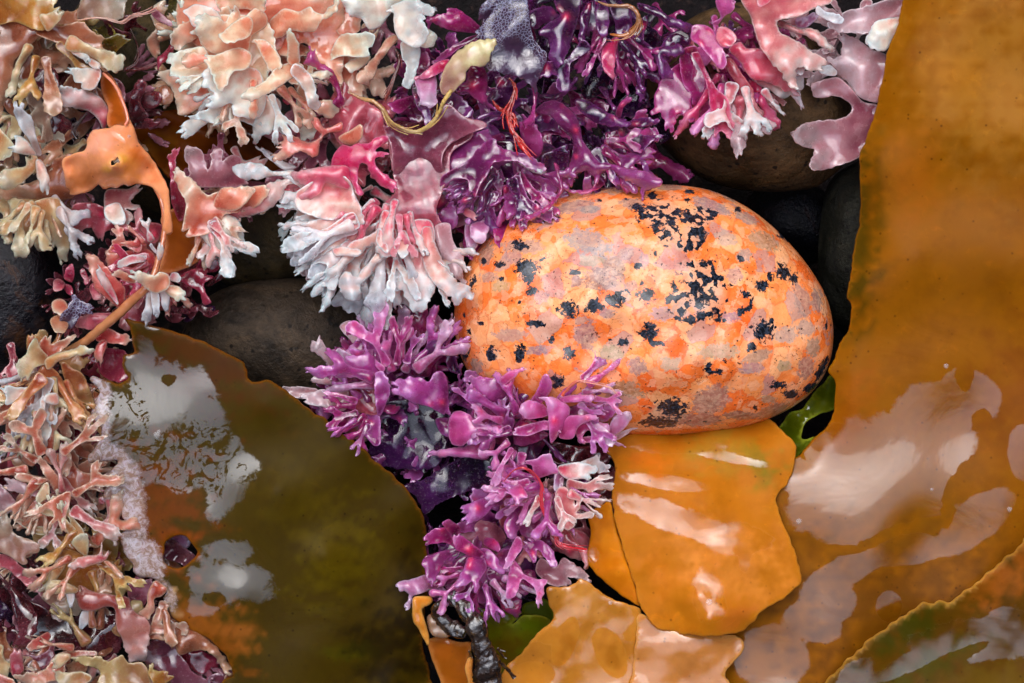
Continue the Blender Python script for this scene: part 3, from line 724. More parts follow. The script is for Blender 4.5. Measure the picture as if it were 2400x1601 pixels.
5 pinklil 18 20|1600,1360 1650,1340 1720,1340 1830,1350 1860,1390 1830,1420 1760,1425 1700,1390 1660,1440 1680,1480 1640,1470
5 pinklil 16 18|1630,1450 1760,1430 1830,1430 1880,1460 1955,1500 1900,1495 1800,1480 1720,1475 1640,1480
5 lilac 16 20|1540,1200 1700,1220 1850,1180 1910,1180 1915,1220 1880,1280 1800,1340 1740,1300 1650,1280 1550,1290
5 clearl 16 18|1830,1400 1880,1300 1950,1270 1995,1270 1990,1320 1950,1380 1880,1430 1840,1430
5 clearp 10 10|1860,1440 1960,1390 2060,1350 2020,1380 1900,1460
5 pinklil 18 20|1420,1250 1380,1210 1300,1190 1240,1210 1225,1260 1260,1310 1350,1310 1420,1290
5 pinklil 16 20|1280,1430 1180,1400 1340,1340 1420,1330 1500,1390 1510,1410 1400,1390
5 violet 8 6|1340,1400 1420,1470 1480,1520 1540,1590 1500,1600 1420,1500
5 violet 2 -2|1150,1250 950,1300 980,1420 1000,1480 1050,1600 1300,1620 1420,1420 1300,1280
5 violet 12 14|1150,1210 1220,1150 1280,1125 1335,1130 1290,1160 1220,1220
5 wine 2 0|1450,1480 1600,1500 1750,1500 1850,1530 1830,1620 1600,1640 1450,1600
5 magenta 10 8|1230,1320 1180,1420 1220,1500 1330,1480 1420,1400 1340,1330
@O rosylilac
8 deep 4 -2|900,-60 820,20 700,80 560,170 430,210 520,300 560,400 600,400 650,350 760,290 900,240 1050,200 1080,100 1050,-40
8 pinklil 14 20|1250,60 1110,70 1090,120 1040,230 1000,320 1060,325 1120,290 1180,220 1200,120 1280,90
8 pinklil 22 26|1210,200 1190,215 1130,240 1170,270 1190,300 1210,340 1230,300 1280,295 1280,270 1250,220 1225,200
8 pinklil 16 20|1330,160 1310,70 1260,50 1330,30 1420,-10 1470,60 1490,120 1440,130 1380,150
8 pinkw 14 16|1490,80 1550,60 1650,50 1760,80 1760,110 1700,130 1720,170 1650,160 1560,165 1500,120
8 clearw 12 16|1630,60 1740,10 1770,0 1780,40 1840,95 1770,120 1740,90
8 clearl 10 12|1480,100 1460,180 1490,260 1520,230 1530,150 1520,100
8 lilac 12 16|1110,300 1080,270 960,300 870,340 820,380 870,400 840,465 900,465 980,420 1040,360 1110,340
8 lilac 8 12|1230,350 1150,350 1080,390 1055,430 1090,440 1160,400 1230,390
8 pinklil 14 12|1120,290 1200,250 1320,230 1420,240 1465,300 1430,330 1340,310 1240,330
8 pinklil 12 10|1370,320 1440,370 1475,430 1450,430 1390,370
8 rosew 16 20|1470,300 1490,230 1540,220 1590,280 1610,350 1640,270 1650,350 1620,400 1740,390 1720,430 1610,440 1600,490 1560,515 1520,490 1480,400
8 rose 12 14|1480,490 1560,520 1620,600 1680,650 1700,760 1680,780 1620,640 1530,600
8 lilac 12 14|1240,350 1180,380 1120,480 1150,560 1190,580 1230,480
8 pinklil 16 22|1210,560 1160,650 1130,730 1120,780 1150,780 1200,700 1245,640 1240,590
8 lilac 12 12|1370,390 1380,500 1400,560 1425,510 1415,400
8 lilac 14 18|1310,600 1250,610 1290,680 1320,740 1340,720 1350,650 1400,700 1440,760 1485,760 1470,700 1440,640 1380,590 1280,575
8 magenta 2 0|1400,250 1280,330 1220,450 1260,560 1400,560 1500,500 1520,380 1470,280
8 wine 0 -2|1520,160 1640,200 1760,220 1850,200 1860,300 1760,330 1680,440 1560,420 1500,280
8 rose 4 2|1480,480 1440,560 1480,640 1560,700 1640,720 1690,700 1700,560 1600,500
@S lilactwo
8 magenta 12 16|790,640 760,560 730,500 640,510 590,550 580,595 640,610 720,600
8 magenta 12 18|820,500 740,450 700,460 720,510 780,560
8 magenta 16 20|980,680 940,640 870,590 790,540 770,600 810,660 880,690 960,710
8 lilacd 12 16|790,640 660,670 570,710 560,750 590,850 610,890 640,880 680,790 750,700 820,660
8 lilacd 10 8|870,690 780,720 690,800 640,900 690,910 790,850 860,760
8 lilac 16 20|920,690 870,700 840,790 780,900 850,900 900,870 920,950 940,930 950,860 1000,780 980,710
8 lilac 14 16|880,700 980,640 1060,690 1120,800 1090,810 1000,760
8 pinklil 14 20|1180,720 1160,780 1140,880 1135,980 1170,990 1210,940 1250,850 1340,930 1340,1000 1370,1040 1385,960 1400,890 1420,860 1350,850 1260,820 1220,750
8 lilac 8 10|1010,790 1090,800 1140,820 1080,940 1070,900 1010,850
8 magenta 4 2|1060,820 1000,850 1040,930 1090,1010 1110,1060 1220,1110 1240,1000 1200,920 1140,850
8 clearl 8 10|600,820 500,850 400,870 375,905 430,940 470,960 440,1055 480,1050 500,970 620,930 720,910 660,850
8 clearm 6 10|1350,740 1380,710 1480,760 1530,710 1640,770 1710,850 1640,850 1560,840 1560,890 1440,890 1380,850 1340,800
8 mauve 4 6|1050,470 900,450 820,520 900,600 980,640 1050,680 1130,560
8 magenta 10 14|1000,570 1060,580 1095,640 1080,665 1040,650 980,610
8 magenta 4 0|760,800 720,920 800,1000 900,1030 1000,1010 1010,900 960,820
8 violet 0 -3|780,560 700,700 720,850 900,980 1100,1000 1240,980 1330,860 1300,740 1200,620 1000,560
8 magenta 3 2|1240,800 1200,900 1260,960 1330,900 1330,800
8 lilac 8 12|1060,690 1100,760 1140,800 1180,760 1200,690 1150,640
@P peachlow
7 peach 10 16|430,250 380,250 350,200 310,140 270,70 265,25 310,40 370,110 420,180 440,230
7 peach 14 16|330,170 270,200 150,180 100,130 140,120 220,140 310,160
7 peach 12 12|340,180 260,215 150,230 20,215 60,240 190,250 160,330 110,430 160,420 220,330 300,240
7 ivory 14 14|330,190 340,270 310,310 260,330 250,290 290,210
7 peach 14 18|480,250 380,290 280,350 170,410 250,410 330,370 370,420 320,520 370,470 400,450 440,530 450,440 480,320
7 ivory 8 6|100,420 90,440 160,490 250,540 330,550 430,520 330,500 220,480
7 greyc 10 12|-30,640 -30,400 50,410 70,460 100,540 170,570 250,600 275,640 260,670 180,690 190,740 150,750 60,690
7 peach 4 2|480,20 540,100 620,130 710,140 720,230 600,240 480,300 440,220 440,80
7 peach 8 8|-20,60 130,-20 280,-20 250,60 190,70 120,20
7 peach 8 12|300,10 470,-20 490,60 480,110 440,130 420,80 340,60
7 rose 6 8|730,270 630,200 700,240 760,250 700,340 680,300
7 rosew 8 8|760,300 720,310 740,400 700,470 630,510 700,505 740,520 780,620 805,630 800,580 780,510 780,420 840,340
7 clearp 4 4|-20,200 -20,400 60,400 110,340 60,260
7 peach 2 0|160,250 100,330 80,430 180,480 300,500 420,480 470,380 400,280
@R golden
7 gold 14 14|540,510 460,540 420,620 330,680 250,710 250,735 310,730 300,770 380,720 430,650 520,560
7 rosew 18 20|700,600 680,680 600,690 520,720 465,765 500,780 590,770 680,740 730,720 750,660 710,690
7 peach 18 20|710,730 760,780 820,840 855,845 830,800 750,730
7 ivory 10 14|590,700 500,620 500,580 600,540 610,620 600,690
7 gold 8 6|560,680 460,650 380,700 400,800 340,800 280,880 260,940 350,950 420,900 480,930 560,920 650,950 740,940 770,850 700,740 640,740
7 ivory 12 12|450,750 350,780 330,860 260,930 280,945 340,900 400,840
7 ivory 14 14|540,920 400,860 340,880 310,960 400,950 520,950
7 clearw 14 14|460,930 510,940 500,1040 480,1050 465,1000
7 gold 4 4|560,600 440,560 340,560 320,640 400,680 520,680
7 gold 3 2|760,760 830,740 830,860 880,900 850,960 760,960 720,880
7 rosew 8 8|470,700 420,700 360,760 420,790 500,780 540,730
@U rosearm
7 rose 6 10|-30,690 60,690 150,770 220,800 280,870 300,950 220,930 130,850 60,790 -30,750
7 rosegrey 12 10|880,980 760,960 640,940 540,920 530,1000 560,1060 640,1070 740,1040 790,1060 800,1180 840,1260 890,1420 940,1410 1000,1420 1020,1320 1030,1180 1000,1120 940,1090 900,1040
7 mauve 4 6|900,1040 880,920 940,840 1000,860 1060,860 1040,920 1020,990 940,1080
7 peach 12 10|1060,870 1090,870 1150,920 1110,970 1060,990 1060,1070 1010,1130 940,1130 930,1090 1000,1050 1020,940
7 greyc 6 4|280,960 340,1030 440,1080 520,1100 560,1060 540,960 420,940
7 clearw 8 8|600,1070 560,1080 540,1180 560,1195 620,1150 655,1075
7 tan 10 12|1110,1070 1130,1200 1140,1290 1180,1320 1225,1290 1210,1240 1170,1190 1170,1110 1140,1060
7 tan 8 8|1020,1210 1140,1200 1150,1250 1020,1260
7 wine -4 -6|330,1060 200,1000 80,980 130,1200 200,1350 450,1340 700,1420 840,1300 780,1080 560,1150
7 wine 0 4|-20,800 80,980 130,1200 100,1330 200,1300 260,1160 200,1000 60,880
7 peach 2 6|660,1070 700,1070 740,1100 760,1090 720,1040
7 mauve -3 -2|1080,620 1120,560 1220,600 1340,690 1400,760 1340,800 1230,740 1120,700
7 tan -6 -5|1080,700 1180,720 1260,800 1200,860 1100,820
7 clearl -2 0|1180,560 1240,540 1310,590 1290,640 1210,600
@V bottom
7 mauve 4 0|1040,1280 1000,1420 1040,1450 1170,1540 1200,1640 1420,1640 1430,1560 1340,1500 1260,1400 1160,1290
7 tan 8 8|1150,1130 1260,1150 1380,1230 1480,1310 1550,1400 1590,1490 1530,1480 1470,1380 1390,1340 1300,1360 1230,1370 1200,1300 1170,1220
7 crimson 0 -2|1240,1380 1300,1350 1400,1350 1480,1390 1520,1450 1400,1500 1330,1480
7 rose 6 8|110,1530 80,1500 70,1380 120,1330 150,1370 160,1480
7 coral 8 12|340,1225 330,1215 220,1280 190,1340 230,1340 290,1320 350,1250
7 peach 8 6|660,1350 470,1350 380,1380 300,1480 180,1500 90,1525 200,1575 350,1560 440,1500 460,1420 560,1380 660,1380
7 ivory 12 12|480,1370 400,1370 360,1440 400,1460 470,1410
7 yellowg 8 8|1020,1620 680,1620 690,1490 600,1450 510,1410 520,1380 600,1390 680,1380 740,1420 840,1380 880,1430 980,1430 1020,1500
7 ivory 10 10|560,1590 430,1590 370,1500 400,1485 480,1500 560,1490 630,1530
7 gold 8 10|1100,1600 1060,1568 1020,1500 1040,1440 1060,1480 1170,1510 1140,1570
7 peach 4 4|-20,1510 60,1530 110,1568 120,1640 -20,1640
7 mauve 0 0|1420,1540 1530,1490 1620,1490 1640,1600 1500,1650
7 tan 4 4|1560,1500 1700,1540 1850,1490 2000,1470 2020,1520 1900,1600 1700,1640 1560,1640
7 mauve 2 2|170,1380 260,1380 340,1330 380,1240 360,1400 280,1480 180,1490
"""

# ---------------------------------------------------------------- red algae fronds (Irish moss), traced frond by frond
PAL = {  # base, middle, tip (sRGB), opacity of the tip, subsurface
    'whitep': ((226, 92, 108), (250, 190, 176), (248, 240, 244), 0.5, 0.6),
    'mauvepink': ((128, 66, 84), (196, 100, 118), (240, 150, 160), 0.85, 0.5),
    'cream': ((228, 146, 116), (250, 206, 176), (254, 234, 218), 0.72, 0.6),
    'peach': ((190, 92, 72), (232, 150, 124), (248, 200, 178), 0.72, 0.6),
    'white': ((238, 156, 138), (252, 220, 204), (252, 240, 236), 0.5, 0.6),
    'clearw': ((226, 190, 180), (222, 212, 210), (225, 224, 234), 0.3, 0.4),
    'clearp': ((190, 130, 138), (205, 165, 170), (225, 195, 200), 0.34, 0.4),
    'clearm': ((150, 82, 98), (186, 130, 138), (214, 178, 180), 0.42, 0.4),
    'clearl': ((170, 80, 125), (196, 130, 170), (222, 190, 215), 0.42, 0.4),
    'pink': ((214, 64, 100), (242, 116, 132), (250, 176, 180), 0.75, 0.6),
    'pinkw': ((230, 86, 112), (248, 192, 186), (252, 236, 236), 0.6, 0.6),
    'hot': ((186, 32, 84), (226, 66, 118), (246, 126, 154), 0.85, 0.6),
    'coral': ((196, 66, 72), (232, 112, 105), (248, 170, 150), 0.8, 0.6),
    'mauve': ((118, 56, 78), (156, 88, 108), (184, 126, 140), 0.8, 0.4),
    'magenta': ((104, 14, 70), (156, 36, 104), (192, 82, 148), 0.8, 0.5),
    'lilac': ((120, 34, 100), (172, 72, 144), (208, 128, 190), 0.75, 0.5),
    'lilacd': ((92, 26, 76), (136, 48, 112), (172, 88, 150), 0.75, 0.5),
    'pinklil': ((172, 54, 118), (210, 98, 160), (236, 156, 202), 0.75, 0.5),
    'violet': ((54, 14, 54), (86, 26, 84), (132, 62, 130), 0.85, 0.4),
    'deep': ((26, 10, 32), (46, 18, 54), (76, 34, 84), 1, 0.2),
    'wine': ((56, 16, 28), (92, 34, 46), (128, 58, 72), 0.85, 0.3),
    'crimson': ((106, 16, 44), (156, 42, 74), (196, 80, 106), 0.85, 0.5),
    'tan': ((146, 80, 54), (200, 132, 100), (228, 184, 154), 0.75, 0.5),
    'gold': ((158, 92, 36), (216, 150, 74), (240, 204, 146), 0.75, 0.5),
    'ivory': ((208, 142, 92), (234, 196, 150), (244, 224, 198), 0.6, 0.5),
    'olive': ((58, 48, 12), (96, 86, 22), (128, 112, 42), 0.85, 0.3),
    'orange': ((170, 84, 52), (214, 136, 86), (238, 186, 132), 0.78, 0.5),
    'rose': ((146, 52, 72), (200, 98, 112), (232, 160, 160), 0.8, 0.5),
    'rosew': ((196, 92, 104), (228, 150, 146), (244, 214, 206), 0.6, 0.55),
    'rosegrey': ((176, 84, 76), (206, 138, 124), (190, 170, 170), 0.85, 0.4),
    'greyc': ((170, 122, 104), (200, 174, 152), (216, 200, 182), 0.7, 0.4),
    'yellowg': ((176, 120, 84), (206, 172, 120), (214, 190, 140), 0.85, 0.4),
    'bryo': ((62, 42, 60), (74, 50, 74), (84, 56, 84), 1, 0.2),
    'bleach': ((150, 84, 92), (206, 168, 140), (222, 204, 150), 1, 0.3),
}
DOTTED = {'magenta', 'lilac', 'lilacd', 'pinklil', 'violet', 'hot', 'pink', 'rose'}
MF = mat_frond()
MB = mat_bryo()



def fork_tips(q, r, size):
    """split the sharper lobe ends into two small horns, as Irish moss does"""
    n = len(q)
    out = []
    for i in range(n):
        p = q[i]
        if i == 0 or i == n - 1:
            out.append(p)
            continue
        a, b = q[i - 1], q[i + 1]
        u, v = a - p, b - p
        lu, lv = np.linalg.norm(u), np.linalg.norm(v)
        cosang = float(u @ v) / max(lu * lv, 1e-6)
        chord = np.linalg.norm(b - a)
        turn = u[0] * v[1] - u[1] * v[0]
        area2 = float(np.dot(q[:, 0], np.roll(q[:, 1], -1)) - np.dot(q[:, 1], np.roll(q[:, 0], -1)))
        convex = turn * area2 < 0
        if convex and cosang > -0.15 and min(lu, lv) > 10 and r.rand() < (0.75 if cosang > 0.25 else 0.45):
            dr = p - (a + b) / 2
            dr = dr / max(np.linalg.norm(dr), 1e-6)
            pe = (b - a) / max(chord, 1e-6)
            w = min(chord * r.uniform(0.42, 0.6), r.uniform(10, 19))
            k1, k2 = r.uniform(0.0, 0.35), r.uniform(0.0, 0.35)
            out += [p + dr * w * k1 - pe * w * 0.5, p - dr * w * r.uniform(0.35, 0.7) + pe * w * r.uniform(-0.1, 0.1), p + dr * w * k2 + pe * w * 0.5]
        else:
            out.append(p)
    return np.array(out)


DIM = {'P': 0.68, 'R': 0.72, 'U': 0.64, 'V': 0.60, 'B': 0.72, 'D': 0.78, 'L': 0.76, 'K': 0.9, 'H': 0.9, 'G': 0.95}   # shade, mostly at the left corners, painted into the tuft colours

FADE = {'F': (950, 400, 110, 230), 'A': (640, 60, 60, 260), 'I': (1690, 60, 60, 260)}   # tufts whose flesh pales away from the heart


def frond(parent, tile, pal, z0, z1, pts, seed, name='frond', dim=1.0, fade=None):
    r = np.random.RandomState(seed)
    q = np.array(tp(tile, pts)) if isinstance(pts, str) else np.array(pts)
    base = (q[0] + q[-1]) / 2
    tip = q[np.argmax(((q - base) ** 2).sum(1))]
    ext = q.max(0) - q.min(0)
    size = float(max(ext))
    step = 4.0 if size < 260 else 5.0
    poly = catmull(fork_tips(q, r, size), step)
    # a little unevenness along the margin
    nz = Wave(seed + 1, 26, 6, 0.6)
    nrm = np.roll(poly, -1, 0) - np.roll(poly, 1, 0)
    nrm = np.stack([-nrm[:, 1], nrm[:, 0]], 1) / np.maximum(np.linalg.norm(nrm, axis=1), 1e-9)[:, None]
    sgn = np.dot(poly[:, 0], np.roll(poly[:, 1], 1)) - np.dot(poly[:, 1], np.roll(poly[:, 0], 1))
    out = nrm * (1.0 if sgn > 0 else -1.0)
    axl = max(np.linalg.norm(tip - base), 1.0)
    tipn = np.clip(((poly - base) @ (tip - base)) / axl ** 2 * 1.4 - 0.3, 0.15, 1)
    nz2 = Wave(seed + 4, 15, 6, 0.4)
    poly = poly + out * (0.8 + nz(poly[:, 0], poly[:, 1]) * 1.2 * tipn + nz2(poly[:, 0], poly[:, 1]) * 1.5 * tipn * min(1.0, size / 120))[:, None]
    area = 0.5 * abs(np.dot(poly[:, 0], np.roll(poly[:, 1], 1)) - np.dot(poly[:, 1], np.roll(poly[:, 0], 1)))
    sp = float(np.clip(math.sqrt(area) / 13.0, 4.5, 9.0))
    P, T, d, rim = sheet_mesh(poly, spacing=sp, seed=seed)
    ax = tip - base
    L = max(np.linalg.norm(ax), 1.0)
    ax = ax / L
    pr = np.array([-ax[1], ax[0]])
    t = np.clip(((P - base) @ ax) / L, 0, 1)
    s = ((P - base) @ pr) / L
    dm = max(d.max(), 1.0)
    R = min(dm, 9.0)
    prof = np.sqrt(np.clip(1 - (1 - np.minimum(d / R, 1)) ** 2, 0, 1))
    puffy = pal in ('cream', 'white', 'whitep', 'pinkw', 'peach', 'rosew')
    
    th = (0.00044 if puffy else 0.00032) * min(1.0, 0.45 + dm / 26.0)
    half = th * prof
    # bend: arch along the axis, roll across it, low ripples
    A = U * min(size, 320)
    dn = d / dm
    mid = (z0 + (z1 - z0) * t) * 1e-3
    mid = mid + A * r.uniform(-0.02, 0.10) * np.sin(math.pi * t) + A * r.uniform(-0.16, 0.16) * s
    mid = mid + A * r.choice([-1, 1], p=[0.4, 0.6]) * r.uniform(0.03, 0.08) * (1 - dn) ** 2 * -1.0
    wv = Wave(seed + 2, max(60, size * 0.55), 7)
    mid = mid + A * 0.030 * wv(P[:, 0], P[:, 1])
    wv2 = Wave(seed + 3, 34, 8)
    mid = mid + 0.00006 * wv2(P[:, 0], P[:, 1]) * np.minimum(d / 8, 1)
    # frilled margin
    rf = Wave(seed + 5, 44, 7, 0.35)
    mid = mid + (0.0006 if puffy else 0.0005) * rf(P[:, 0], P[:, 1]) * np.exp(-d / 11.0) * (0.25 + 0.75 * t) * min(1.0, size / 110)
    # colour of the flesh: base to tip, bright rim light painted into the thin margin, blotches and red fruiting spots
    b, m, e, al, ss = PAL[pal]
    b, m, e = lin(b), lin(m), lin(e)
    tg = t
    if fade is not None:
        tg = 0.45 * t + 0.6 * np.clip((np.hypot(P[:, 0] - fade[0], P[:, 1] - fade[1]) - fade[2]) / fade[3], 0, 1)
    tt = np.clip(tg + 0.09 * wv2(P[:, 0], P[:, 1]) + 0.06 * wv(P[:, 0], P[:, 1]), 0, 1)
    f1 = np.clip(tt / 0.55, 0, 1)[:, None]
    f2 = np.clip((tt - 0.55) / 0.45, 0, 1)[:, None]
    col = b * (1 - f1) + m * f1
    col = col * (1 - f2) + e * f2
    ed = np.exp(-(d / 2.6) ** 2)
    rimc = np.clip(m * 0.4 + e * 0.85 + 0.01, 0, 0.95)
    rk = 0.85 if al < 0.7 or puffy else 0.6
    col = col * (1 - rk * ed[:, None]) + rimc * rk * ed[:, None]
    if pal in DOTTED:
        for _ in range(int(area / 3500) + r.randint(0, 2)):
            c = P[r.randint(len(P))]
            rr = r.uniform(5, 10)
            g = np.exp(-((P - c) ** 2).sum(1) / rr ** 2) * np.minimum(d / 8, 1)
            half = half + 0.0006 * g
            hotc = lin((236, 70, 110))
            col = col * (1 - 0.75 * g[:, None]) + hotc * 0.75 * g[:, None]
    col = col * dim * (1 + 0.10 * r.uniform(-1, 1))
    thin = np.clip((tt - 0.55) / 0.42, 0, 1) ** 1.3
    alpha = 1 - (0.08 + (1 - al) * thin) * (1 - 0.85 * np.exp(-(d / 3.4) ** 2))
    trans = np.clip((1 - alpha) * 0.5, 0, 0.4)
    alpha = 1 - 0.6 * (1 - alpha)
    lum = float(m.mean())
    gl = 0.4 if pal == 'deep' else float(np.clip(0.9 - 0.9 * lum, 0.32, 0.85))
    V, F, idx = sheet_solid(P, T, d, rim, mid, half)
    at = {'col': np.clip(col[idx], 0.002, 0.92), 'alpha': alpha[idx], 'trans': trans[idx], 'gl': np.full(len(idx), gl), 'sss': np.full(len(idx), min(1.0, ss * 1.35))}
    mat = MF
    if pal == 'bryo':
        yy = (P[:, 1] - P[:, 1].min()) / max(np.ptp(P[:, 1]), 1)
        lace = np.clip(0.75 - 0.75 * yy + 0.25 * np.exp(-(d / 25) ** 2), 0, 1)
        at['lace'] = lace[idx]
        mat = MB
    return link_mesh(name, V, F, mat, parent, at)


TUFTS = {
    'A': ('large cream ruffled Irish moss tuft beside the top edge, left of the bryozoan crusted frond', 'irish_moss_tuft'),
    'F': ('pink and white Irish moss tuft whose white finger tips reach the orange pebble', 'irish_moss_tuft'),
    'G': ('purple Irish moss tuft with glossy narrow blades spreading above the orange pebble', 'irish_moss_tuft'),
    'Q': ('dull grey purple frond crusted with white lacy bryozoan netting near the top edge', 'encrusted_frond'),
    'H': ('dark violet glossy Irish moss tuft hanging from the top edge under a curled tan thread', 'irish_moss_tuft'),
    'I': ('rose pink Irish moss tuft with pale forked tips hanging over the big brown boulder', 'irish_moss_tuft'),
    'J': ('translucent grey pink fronds tucked under the edge of the long ochre kelp blade', 'translucent_frond_tuft'),
    'B': ('yellowish tan Irish moss tuft with white beads filling the top left corner', 'irish_moss_tuft'),
    'D': ('ivory Irish moss tuft with clear finger tips at the left edge beside the amber blade', 'irish_moss_tuft'),
    'E': ('peach white frond with a crimson blade hanging beside the amber stipe', 'irish_moss_tuft'),
    'K': ('coral pink Irish moss tuft with a pale flower of lobes growing on the brown stipe', 'irish_moss_tuft'),
    'L': ('pale yellow and orange Irish moss tuft below the lower end of the brown stipe', 'irish_moss_tuft'),
    'M': ('magenta Irish moss tuft between the dark olive kelp blade and the orange pebble', 'irish_moss_tuft'),
    'N': ('lilac pink Irish moss tuft overlapping the lower left rim of the orange pebble', 'irish_moss_tuft'),
    'O': ('rosy lilac Irish moss tuft carrying a long red thread, beside the torn ochre kelp', 'irish_moss_tuft'),
    'S': ('lowest purple Irish moss tuft, just above the dark twisted stalk', 'irish_moss_tuft'),
    'P': ('peach Irish moss tuft with antler shaped tips left of the pale eroded kelp edge', 'irish_moss_tuft'),
    'R': ('golden yellow Irish moss tuft level with the round hole in the dark kelp', 'irish_moss_tuft'),
    'U': ('thick rose coloured frond with a grey crusted end over a dark wine red hollow', 'irish_moss_tuft'),
    'V': ('tan and cream Irish moss tuft with an arched frond in the bottom left corner', 'irish_moss_tuft'),
}


def build_fronds():
    cur, roots, k = None, {}, 0
    lines = FRONDS.strip().splitlines()
    groups, g = [], None
    for ln in lines:
        if ln.startswith('@'):
            g = (ln[1:].split()[0], [])
            groups.append(g)
        elif ln.strip():
            g[1].append(ln)
    for key, rows in groups:
        label, nm = TUFTS[key]
        cen, items = [], []
        for ln in rows:
            h, pts = ln.split('|')
            tile, pal, z0, z1 = h.split()
            q = tp(int(tile), pts)
            cen.append(np.mean(q, 0))
            items.append((int(tile), pal, float(z0), float(z1), pts))
        c = np.mean(cen, 0)
        root = thing(nm, label, 'seaweed', world(c[0], c[1], -0.01), 'tufts of red seaweed' if nm == 'irish_moss_tuft' else None)
        roots[key] = root
        for it in items:
            k += 1
            frond(root, *it, seed=1000 + 17 * k, dim=DIM.get(key, 1.0), fade=FADE.get(key))
    for key, cx, cy, rx, ry, n, pals, zlo, zhi, L0, L1, ang, spread in UNDER:
        rr = np.random.RandomState(int(cx * 7 + cy * 13 + n))
        for i in range(n):
            k += 1
            a, rad = rr.rand() * 6.283, math.sqrt(rr.rand())
            x, y = cx + rx * rad * math.cos(a), cy + ry * rad * math.sin(a)
            th = math.radians(ang + rr.uniform(-spread, spread)) if ang is not None else a + rr.uniform(-0.8, 0.8)
            L = rr.uniform(L0, L1)
            z = rr.uniform(zlo, zhi)
            pts = fan(rr, x - 0.5 * L * math.cos(th), y - 0.5 * L * math.sin(th), th, L)
            frond(roots[key], 0, rr.choice(pals.split()), z - 5, z + rr.uniform(0, 5), pts, seed=9000 + 13 * k, dim=DIM.get(key, 1.0), fade=FADE.get(key))
    for key, cx, cy, r0, a0, a1, n, L0, L1, zlo, zhi, pals in SPRAYS:
        rr = np.random.RandomState(int(cx + 3 * cy + n))
        for i in range(n):
            k += 1
            th = math.radians(a0 + (a1 - a0) * (i + rr.uniform(0.1, 0.9)) / n)
            rs = r0 * rr.uniform(0.6, 1.3)
            L = rr.uniform(L0, L1)
            z = rr.uniform(zlo, zhi)
            pts = fan(rr, cx + rs * math.cos(th), cy + rs * math.sin(th), th + rr.uniform(-0.15, 0.15), L, slim=True)
            frond(roots[key], 0, rr.choice(pals.split()), z, z + rr.uniform(-4, 5), pts, seed=30000 + 11 * k, dim=DIM.get(key, 1.0), fade=FADE.get(key))
    return roots


# long slim fingers radiating from the heart of a tuft: tuft, centre, start radius, headings, count, lengths, heights, flesh
SPRAYS = [
    ('F', 900, 490, 80, 35, 190, 24, 130, 205, 6, 17, 'whitep whitep pinkw whitep clearw'),
    ('F', 930, 430, 60, 60, 150, 9, 90, 150, 12, 18, 'pink pinkw whitep'),
    ('A', 600, 120, 100, 20, 175, 14, 90, 140, 8, 18, 'cream white peach'),
    ('M', 930, 900, 50, 170, 330, 14, 90, 150, 6, 16, 'lilac clearl magenta pinklil'),
    ('I', 1730, 130, 80, 50, 140, 10, 90, 150, 6, 16, 'pinklil rose pinkw hot'),
    ('D', 100, 440, 50, 40, 150, 9, 80, 130, 4, 12, 'ivory clearw ivory tan'),
    ('N', 1330, 930, 50, -60, 60, 10, 70, 110, 18, 24, 'pinklil lilac clearl'),
    ('L', 120, 860, 40, 40, 170, 8, 100, 150, 8, 16, 'ivory clearw peach orange'),
    ('L', 90, 930, 40, 60, 180, 6, 90, 140, 6, 14, 'clearw peach ivory'),
    ('P', 110, 1090, 40, 20, 340, 8, 100, 150, 6, 16, 'peach rosew peach clearp'),
    ('P', 150, 1180, 30, 30, 330, 6, 100, 140, 6, 14, 'peach rosew tan clearp'),
    ('R', 200, 1290, 40, 0, 340, 7, 90, 130, 8, 18, 'gold ivory peach rosew'),
    ('V', 230, 1540, 60, 180, 350, 6, 100, 150, 4, 12, 'ivory peach tan yellowg'),
    ('B', 90, 60, 70, 20, 120, 5, 110, 160, 6, 14, 'gold tan tan ivory'),
    ('E', 480, 500, 30, 30, 110, 8, 80, 130, 8, 14, 'whitep peach rosew'),
    ('K', 370, 600, 40, 60, 260, 12, 60, 100, 6, 14, 'coral pinkw rose crimson'),
    ('G', 1180, 380, 60, 10, 150, 16, 90, 150, 4, 14, 'magenta lilacd lilac violet'),
    ('G', 1380, 330, 40, -20, 100, 10, 80, 130, 2, 12, 'violet magenta lilacd'),
    ('H', 1430, 50, 60, 30, 140, 12, 90, 150, 4, 12, 'violet magenta deep violet'),
    ('O', 1290, 1130, 40, 0, 200, 14, 70, 115, 12, 22, 'pinklil pinklil lilac rosew'),
    ('M', 880, 960, 40, 100, 260, 10, 70, 110, 8, 16, 'lilac magenta lilacd'),
    ('N', 1230, 1000, 50, 90, 260, 12, 70, 110, 10, 18, 'lilac pinklil lilacd'),
    ('S', 1130, 1330, 50, 20, 200, 12, 70, 110, 8, 16, 'lilac pinklil magenta clearl'),
]


